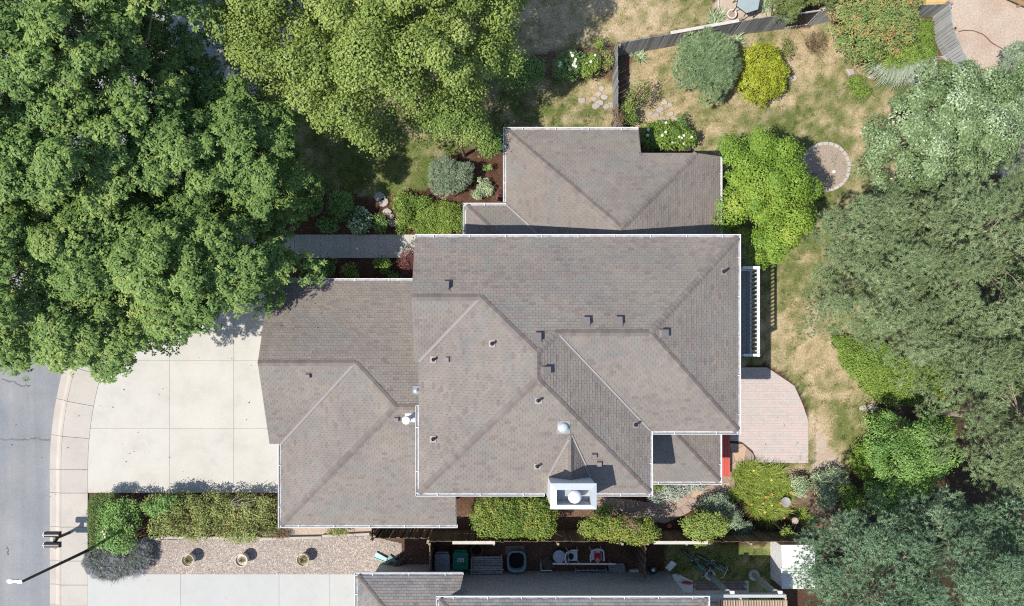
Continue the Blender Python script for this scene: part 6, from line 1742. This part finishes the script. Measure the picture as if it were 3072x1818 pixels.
for i, (px, py, lab) in enumerate(((2205, 1485, 'spiky grassy tuft at the flagstone path edge'), (2310, 1560, 'grassy tuft between the daylilies and the fence'), (2405, 1545, 'grassy tuft beside the brown stump'), (2430, 1565, 'green grassy tuft near the dark pine'), (2222, 1415, 'spiky grassy tuft at the end of the red bench'))):
    p = G(px, py, .2); t_ = thing('grass_tuft', lab, 'grass tuft', (p[0], p[1], 0), 'grassy tufts in the corner bed')
    mb = MB()
    for q in range(3): blades(mb, (random.uniform(-.1, .1), random.uniform(-.1, .1), 0), 40, .5, .025, 400 + i * 5 + q, (.5, 1.4), .9)
    mb.build('foliage', M['lily'], t_, local=True)
# bed along the south wall
plant('clipped_hedge', 'big clipped green hedge below the house eave by the fence', 'hedge', [(1415, 1520), (1425, 1495), (1480, 1490), (1600, 1490), (1655, 1500), (1672, 1530), (1668, 1590), (1640, 1612), (1560, 1615), (1500, 1610), (1440, 1608), (1415, 1580)], 1.9, 1.35, M['hedge'], 'leaf', .17, 70, .07, .042, 8, 81, .9, 1.0, layers=2)
plant('fence_shrub', 'green shrub with rusty dead patch leaning over the fence', 'shrub', [(1742, 1560), (1770, 1540), (1830, 1545), (1870, 1550), (1940, 1550), (1975, 1590), (1965, 1620), (1930, 1632), (1880, 1625), (1810, 1615), (1760, 1610), (1738, 1590)], 2.0, 1.3, M['hedge'], 'leaf', .18, 60, .075, .045, 8, 82, 1.0, 1.1, layers=2, tb=.1)
plant('dead_patch', 'rusty dried twigs inside the fence shrub', 'shrub', [(1850, 1550), (1905, 1550), (1915, 1590), (1870, 1600)], 2.05, 1.6, M['brownleaf'], 'leaf', .16, 60, .06, .03, 8, 83)
plant('fence_shrub', 'rounded yellow-green shrub against the long fence', 'shrub', [(2035, 1565), (2060, 1545), (2110, 1532), (2150, 1540), (2188, 1560), (2170, 1590), (2145, 1610), (2120, 1618), (2090, 1630), (2060, 1612), (2045, 1590)], 1.9, 1.0, M['maple'], 'leaf', .18, 75, .08, .05, 8, 84, 1.0, 1.0, layers=2, tb=.08)
plant('fence_shrub', 'small yellow-green shrub at the fence near the stump', 'shrub', [(2330, 1585), (2352, 1572), (2370, 1585), (2385, 1608), (2360, 1618), (2335, 1605)], 1.2, .7, M['maple'], 'leaf', .14, 55, .07, .045, 8, 85, tb=.05)
plant('sage_shrub', 'bluish grey-green shrub beside the flagstone path', 'shrub', [(2095, 1510), (2125, 1485), (2165, 1478), (2195, 1505), (2215, 1540), (2225, 1575), (2200, 1590), (2160, 1560), (2110, 1545)], .95, .4, M['juniper'], 'leaf', .18, 80, .07, .022, 8, 86, layers=2)
plant('sage_shrub', 'dim blue-green low shrub in the fence shade', 'shrub', [(2190, 1560), (2250, 1565), (2265, 1590), (2230, 1600), (2185, 1595)], .6, .25, M['juniper'], 'leaf', .16, 70, .07, .02, 8, 87)
plant('silver_edging', 'pale silver foliage edging below the east bay eave', 'perennials', [(1948, 1450), (2030, 1448), (2125, 1448), (2120, 1462), (2080, 1470), (2050, 1480), (2035, 1500), (1990, 1508), (1950, 1510), (1942, 1480)], .35, .12, M['lambs'], 'leaf', .14, 60, .09, .03, 8, 88)
plant('green_edging', 'yellow-green tuft inside the silver edging plants', 'perennials', [(1955, 1450), (2010, 1450), (2015, 1470), (1960, 1472)], .45, .2, M['bright'], 'leaf', .12, 50, .06, .02, 8, 89)
plant('small_shrub', 'small dark green shrub below the chimney corner', 'shrub', ell(1815, 1530, 28, 20, 14, .1, 3), .7, .25, M['green'], 'leaf', .15, 60, .06, .04, 8, 90)
plant('small_shrub', 'straggly yellow plant under the garage eave', 'shrub', ell(1018, 1590, 38, 13, 14, .15, 4), .5, .15, M['olive'], 'leaf', .12, 40, .06, .03, 8, 91, tb=.1)
plant('dry_grass', 'orange dried grass along the garage bed edging', 'dry grass', [(795, 1590), (850, 1585), (880, 1600), (870, 1612), (800, 1612)], .2, .08, M['brownleaf'], 'leaf', .12, 50, .08, .012, 8, 92, tb=.1)
# street side hedge
M['boxl'] = leafm('box_leaf', [(0, (0.048, 0.096, 0.018)), (0.5, (0.12, 0.184, 0.045)), (1, (0.224, 0.288, 0.09))], .5, .2)
plant('box_hedge', 'clipped dark box hedge edging the sidewalk corner', 'hedge', [(270, 1500), (285, 1482), (345, 1478), (360, 1490), (330, 1510), (310, 1560), (300, 1640), (268, 1650), (266, 1560)], .95, .8, M['boxl'], 'leaf', .12, 70, .045, .03, 8, 101, 1.1, .35, layers=2)
r_, C_ = plant('rose_bush', 'bright green rose bush with pink blooms under the street light', 'shrub', [(300, 1520), (340, 1495), (400, 1495), (425, 1530), (420, 1590), (415, 1640), (370, 1655), (310, 1645), (290, 1610), (300, 1560)], 1.3, .7, M['green'], 'leaf', .22, 80, .085, .055, 8, 102, .85, 1.6, layers=2, tb=.05)
M['pinkp'] = pm('pink_petal', (.75, .5, .48), .6, .1, 9)
for k, (px, py) in enumerate(((309, 1594), (316, 1611), (381, 1613), (396, 1578), (313, 1602))):
    p = G(px, py, 1.32); mb = MB(); mb.ball((p[0], p[1], 1.32), .06, 8, .7); mb.build('flower', M['pinkp'], r_)
plant('shrub_row', 'long loose olive-green shrub row between drive and gravel', 'hedge', [(440, 1492), (480, 1480), (560, 1482), (620, 1474), (700, 1482), (780, 1486), (832, 1482), (836, 1570), (820, 1600), (760, 1618), (730, 1630), (650, 1612), (590, 1622), (520, 1610), (470, 1605), (455, 1580), (462, 1560), (440, 1540)], 1.1, .55, M['olive'], 'leaf', .22, 66, .085, .05, 8, 103, .85, 1.7, layers=2, nl=24)
plant('leafy_shrub', 'brighter leafy shrub at the street end of the long row', 'shrub', [(445, 1505), (500, 1488), (545, 1490), (540, 1515), (480, 1545), (445, 1540)], 1.35, .8, M['green'], 'leaf', .2, 70, .09, .055, 8, 104, tb=.06)
mb = MB()
for k in range(9):
    a = R(20 + 16 * k * .5); s = Vector(G(690 + random.uniform(-15, 15), 1520, 1.0)); e = s + Vector((random.uniform(.4, 1.3), random.uniform(.1, .6), random.uniform(.2, .5)))
    mb.tube([s, s.lerp(e, .5) + Vector((0, .06, .1)), e], [.014, .01, .004], 5)
tt = thing('bare_twigs', 'bare grey twigs poking from the shrub row over the drive', 'twigs', tuple(G(690, 1520)))
mb.build('twig', pm('grey_twig', (.3, .26, .24), .9), tt)
# lavender mound: long fine stems
p = G(357, 1685)
t_ = thing('lavender', 'rounded grey lavender mound with violet tips at the drive edge', 'lavender', (p[0], p[1], 0))
mb = MB()
for q in range(70):
    a = random.uniform(0, 6.28); rr_ = math.sqrt(random.random())
    x, y = 1.15 * rr_ * math.cos(a), .62 * rr_ * math.sin(a)
    blades(mb, (x, y, .1), 70, .42, .014, 500 + q, (.5, 1.45), .5, 2.6, math.atan2(y, x), 2)
tt_ = np.array(mb.t)
cz = np.array([sum(mb.v[i][2] for i in f) / len(f) for f in mb.f]); ry = np.array([mb.v[f[0]][1] for f in mb.f])
mb.t = list(np.clip(.25 + .35 * (cz / .45) * (ry < -.1) + .12 * (cz / .45) + np.random.default_rng(3).normal(0, .13, len(cz)), 0, 1))
mb.build('foliage', M['laven'], t_, local=True)
plant('lavender_core', 'dense grey lavender cushion beneath the violet stems', 'lavender', [(262, 1650), (330, 1640), (400, 1625), (440, 1620), (458, 1650), (450, 1690), (420, 1715), (370, 1730), (320, 1738), (275, 1720), (255, 1690)], .55, .2, M['laven'], 'needle', .18, 40, .12, .014, 12, 105, 1.0, .5, tb=-.12)
# front garden
plant('blue_juniper', 'round blue-grey juniper cushion on the mulch', 'shrub', [(1290, 520), (1305, 485), (1340, 470), (1365, 480), (1375, 500), (1405, 490), (1425, 500), (1418, 530), (1400, 570), (1360, 592), (1315, 585), (1292, 560)], 1.1, .35, M['juniper'], 'needle', .2, 40, .1, .016, 12, 111, 1.0, .7, layers=2)
plant('lime_cover', 'carpet of bright green leaves beside the entry roof', 'ground cover', [(1245, 640), (1290, 615), (1330, 605), (1370, 610), (1393, 625), (1392, 690), (1370, 700), (1300, 705), (1245, 702), (1225, 670)], .38, .2, M['bright'], 'leaf', .16, 75, .07, .04, 8, 112, 1.0, .7, stuff=True)
plant('leafy_perennials', 'loose green perennials between stones and bright carpet', 'perennials', [(1165, 585), (1210, 575), (1260, 590), (1310, 595), (1300, 620), (1240, 640), (1225, 690), (1195, 700), (1190, 650), (1180, 615)], .5, .2, M['bright'], 'leaf', .18, 60, .08, .05, 8, 113, tb=-.12)
plant('hosta', 'hosta with white-edged leaves beside the front walk', 'hosta', [(1050, 640), (1075, 625), (1105, 635), (1118, 660), (1110, 695), (1075, 702), (1048, 690)], .5, .2, M['hosta'], 'leaf', .18, 34, .13, .09, 8, 114)
for i, (o, h, mt, lab) in enumerate((
  ([(985, 590), (1030, 575), (1060, 590), (1060, 640), (1030, 660), (990, 640)], .8, 'green', 'dark green shrub left of the white-edged hosta'),
  ([(920, 600), (960, 590), (975, 630), (950, 660), (920, 650)], .8, 'green', 'shaded shrub left of the front bed path'),
  ([(960, 650), (1010, 640), (1025, 680), (1000, 700), (950, 690)], .6, 'green', 'low shaded shrub at the front walk edge'),
  ([(1125, 650), (1160, 645), (1168, 690), (1130, 700)], .5, 'green', 'small green plant between the hosta and the stones'),
  ([(930, 785), (1000, 780), (1005, 820), (940, 835)], .8, 'green', 'shaded shrub between the front walk and garage gutter'),
  ([(1030, 800), (1075, 795), (1085, 835), (1030, 838)], .7, 'bright', 'yellow-green shrub beside the garage gutter'),
  ([(1125, 780), (1170, 775), (1180, 800), (1150, 820), (1125, 805)], .6, 'bright', 'leafy plant catching sun below the front walk'),
  ([(1158, 825), (1190, 815), (1215, 830), (1200, 840), (1160, 840)], .5, 'lime', 'bright low plant beside the red barberry'),
  ([(880, 600), (915, 575), (935, 590), (930, 640), (890, 680), (870, 640)], 1.0, 'green', 'dark shrub under the edge of the ash tree'))):
    plant('garden_shrub', lab, 'shrub', o, h, h * .4, M[mt], 'leaf', .18, 60, .08, .05, 8, 120 + i, 1.0, .9)
plant('barberry', 'dark red barberry bush at the end of the front walk', 'shrub', [(1195, 790), (1215, 755), (1240, 745), (1262, 760), (1262, 815), (1235, 828), (1205, 822)], .95, .4, M['redleaf'], 'leaf', .16, 80, .05, .03, 8, 131, layers=2)
for i, (px, py, rx, ry, mt, lab) in enumerate(((1455, 565, 22, 26, 'greygreen', 'pale green perennial clump on the mulch near the wing'), (1465, 505, 12, 9, 'green', 'tiny green shrub on the mulch beside the juniper'), (1430, 585, 14, 12, 'greygreen', 'small pale clump nearest the juniper on mulch'), (1440, 545, 8, 10, 'greygreen', 'tiny pale sprout on the mulch'), (1500, 590, 10, 16, 'redleaf', 'small dark red plant against the wing gutter'), (1490, 430, 18, 30, 'green', 'dim teal shrub at the north-west wing corner'))):
    plant('small_perennial', lab, 'perennial', ell(px, py, rx, ry, 12, .15, i + 5), .35, .12, M[mt], 'leaf', .12, 55, .07, .045, 8, 140 + i)
# roses and hydrangea
def blooms(root, C, n, mat, rad, r, name='flower_head'):
    for i in r.choice(len(C), min(n, len(C)), replace=False):
        c = C[i] + np.array([r.uniform(-.1, .1), r.uniform(-.1, .1), .16]); mb = MB(); mb.ball(tuple(c), rad * r.uniform(.75, 1.15), 8, .75); mb.build(name, mat, root)
r9 = np.random.default_rng(9)
r_, C_ = plant('rose_bush', 'rose bush thick with cream blooms near the low fence', 'shrub', [(1655, 200), (1675, 170), (1720, 160), (1745, 180), (1745, 225), (1700, 245), (1660, 235)], 1.1, .5, M['green'], 'leaf', .2, 70, .08, .05, 8, 151, layers=2, tb=.05); blooms(r_, C_, 16, M['petalw'], .075, r9)
r_, C_ = plant('rose_bush', 'fresh green rose bush touching the low plank fence', 'shrub', [(1740, 175), (1790, 160), (1800, 190), (1795, 220), (1760, 240), (1738, 220)], 1.1, .5, M['bright'], 'leaf', .2, 70, .08, .05, 8, 152, layers=2); blooms(r_, C_, 3, M['petalw'], .06, r9)
plant('grey_shrub', 'greyish twiggy plant against the low plank fence', 'shrub', [(1800, 165), (1830, 155), (1838, 215), (1815, 225), (1800, 200)], .8, .3, M['olive'], 'leaf', .16, 50, .07, .035, 8, 153)
plant('vine_tuft', 'bright green tuft on the upper lawn edge', 'shrub', [(1785, 120), (1805, 115), (1810, 150), (1790, 155)], .6, .2, M['bright'], 'leaf', .14, 50, .07, .04, 8, 154)
r_, C_ = plant('hydrangea', 'green hydrangea with white flower heads beside the wing roof', 'shrub', [(1925, 380), (1960, 372), (2000, 365), (2040, 385), (2080, 410), (2085, 440), (2040, 448), (1970, 452), (1928, 450)], 1.1, .5, M['bright'], 'leaf', .2, 70, .1, .065, 8, 155, layers=2, tb=-.1); blooms(r_, C_, 14, M['petalw'], .07, r9)
plant('dark_bush', 'dark shaded bush right of the hydrangea', 'shrub', [(2010, 350), (2040, 355), (2060, 390), (2090, 430), (2070, 445), (2030, 400)], .9, .3, M['green'], 'leaf', .17, 50, .07, .04, 8, 156, tb=-.25)
plant('sparse_rose', 'sparse twiggy rose growing beside the low plank fence', 'shrub', [(1890, 260), (1930, 235), (1950, 250), (1955, 290), (1940, 320), (1900, 345), (1870, 320), (1875, 280)], 1.5, .6, M['olive'], 'leaf', .22, 40, .07, .045, 8, 157, .8, 1.3, nl=26)
plant('corner_shrub', 'green shrub at the end of the low fence by the wing', 'shrub', [(1870, 320), (1895, 320), (1905, 360), (1880, 385), (1858, 360)], 1.0, .4, M['bright'], 'leaf', .18, 60, .075, .05, 8, 158, tb=-.1)
plant('dead_shrub', 'grey dried shrub over the low fence end', 'shrub', [(1835, 320), (1860, 318), (1868, 385), (1838, 390)], 1.3, .6, M['brownleaf'], 'leaf', .16, 50, .06, .03, 8, 159, tb=-.1)
plant('dry_bush', 'dry grey-brown twiggy bush on the lawn near the sumac', 'shrub', ell(2440, 130, 38, 38, 16, .15, 8), .6, .2, M['brownleaf'], 'leaf', .18, 36, .1, .014, 8, 160, tb=-.12)
plant('dry_bush', 'low mauve-grey dry plant right of the golden shrub', 'shrub', [(2330, 120), (2365, 110), (2380, 150), (2370, 190), (2350, 175)], .4, .12, M['olive'], 'leaf', .15, 36, .07, .025, 8, 161, tb=.05)
for i, (px, py, lab) in enumerate(((1913, 172, 'pale agave-like yucca near the low fence corner'), (2205, 112, 'small spiky yucca at the foot of the slanting fence'), (2150, 45, 'blue-green spiky plants beside the bowl planter'), (2290, 25, 'pale spiky plant beside the patio table'))):
    p = G(px, py); t_ = thing('yucca', lab, 'yucca', (p[0], p[1], 0), 'spiky yucca plants')
    mb = MB()
    for q in range(4 if i != 2 else 7): blades(mb, (random.uniform(-.25, .25), random.uniform(-.25, .25) * (2 if i == 2 else 1), .02), 22, .42, .05, 700 + i * 10 + q, (.2, 1.2), .6)
    mb.build('foliage', M['greygreen'], t_, local=True)

# a few fallen leaves on drive, walk, road edge and lower roof
r = np.random.default_rng(77); V = []
for (x0, y0, x1, y1, n, zf) in ((300, 1000, 860, 1470, 16, None), (150, 1050, 265, 1700, 7, None), (0, 1050, 140, 1800, 5, None), (880, 705, 1240, 773, 8, None), (2215, 1110, 2420, 1385, 4, None), (820, 850, 1000, 1000, 12, z_gar), (2080, 480, 2150, 690, 8, z_north)):
    for _ in range(n):
        px, py = r.uniform(x0, x1), r.uniform(y0, y1)
        if zf is None:
            x, y, z = G(px, py); z = .05 if px > 150 else -.12
        else:
            q = at(px, py, zf); x, y, z = q.x, q.y, q.z + .05
        a = r.uniform(0, 6.28); l = r.uniform(.03, .055); c, s_ = math.cos(a) * l, math.sin(a) * l
        V.append([(x - c, y - s_, z), (x + s_ * .35, y - c * .35, z + .012), (x + c, y + s_, z + .004), (x - s_ * .35, y + c * .35, z + .012)])
V = np.array(V)
tag(link('leaf_litter', mesh_np('leaf_litter', V.reshape(-1, 3), np.arange(len(V) * 4).reshape(-1, 4), M['brownleaf'], r.uniform(0, .7, len(V)))), 'scattered dry fallen leaves on drive, walks and lower roofs', 'fallen leaves', kind='stuff')
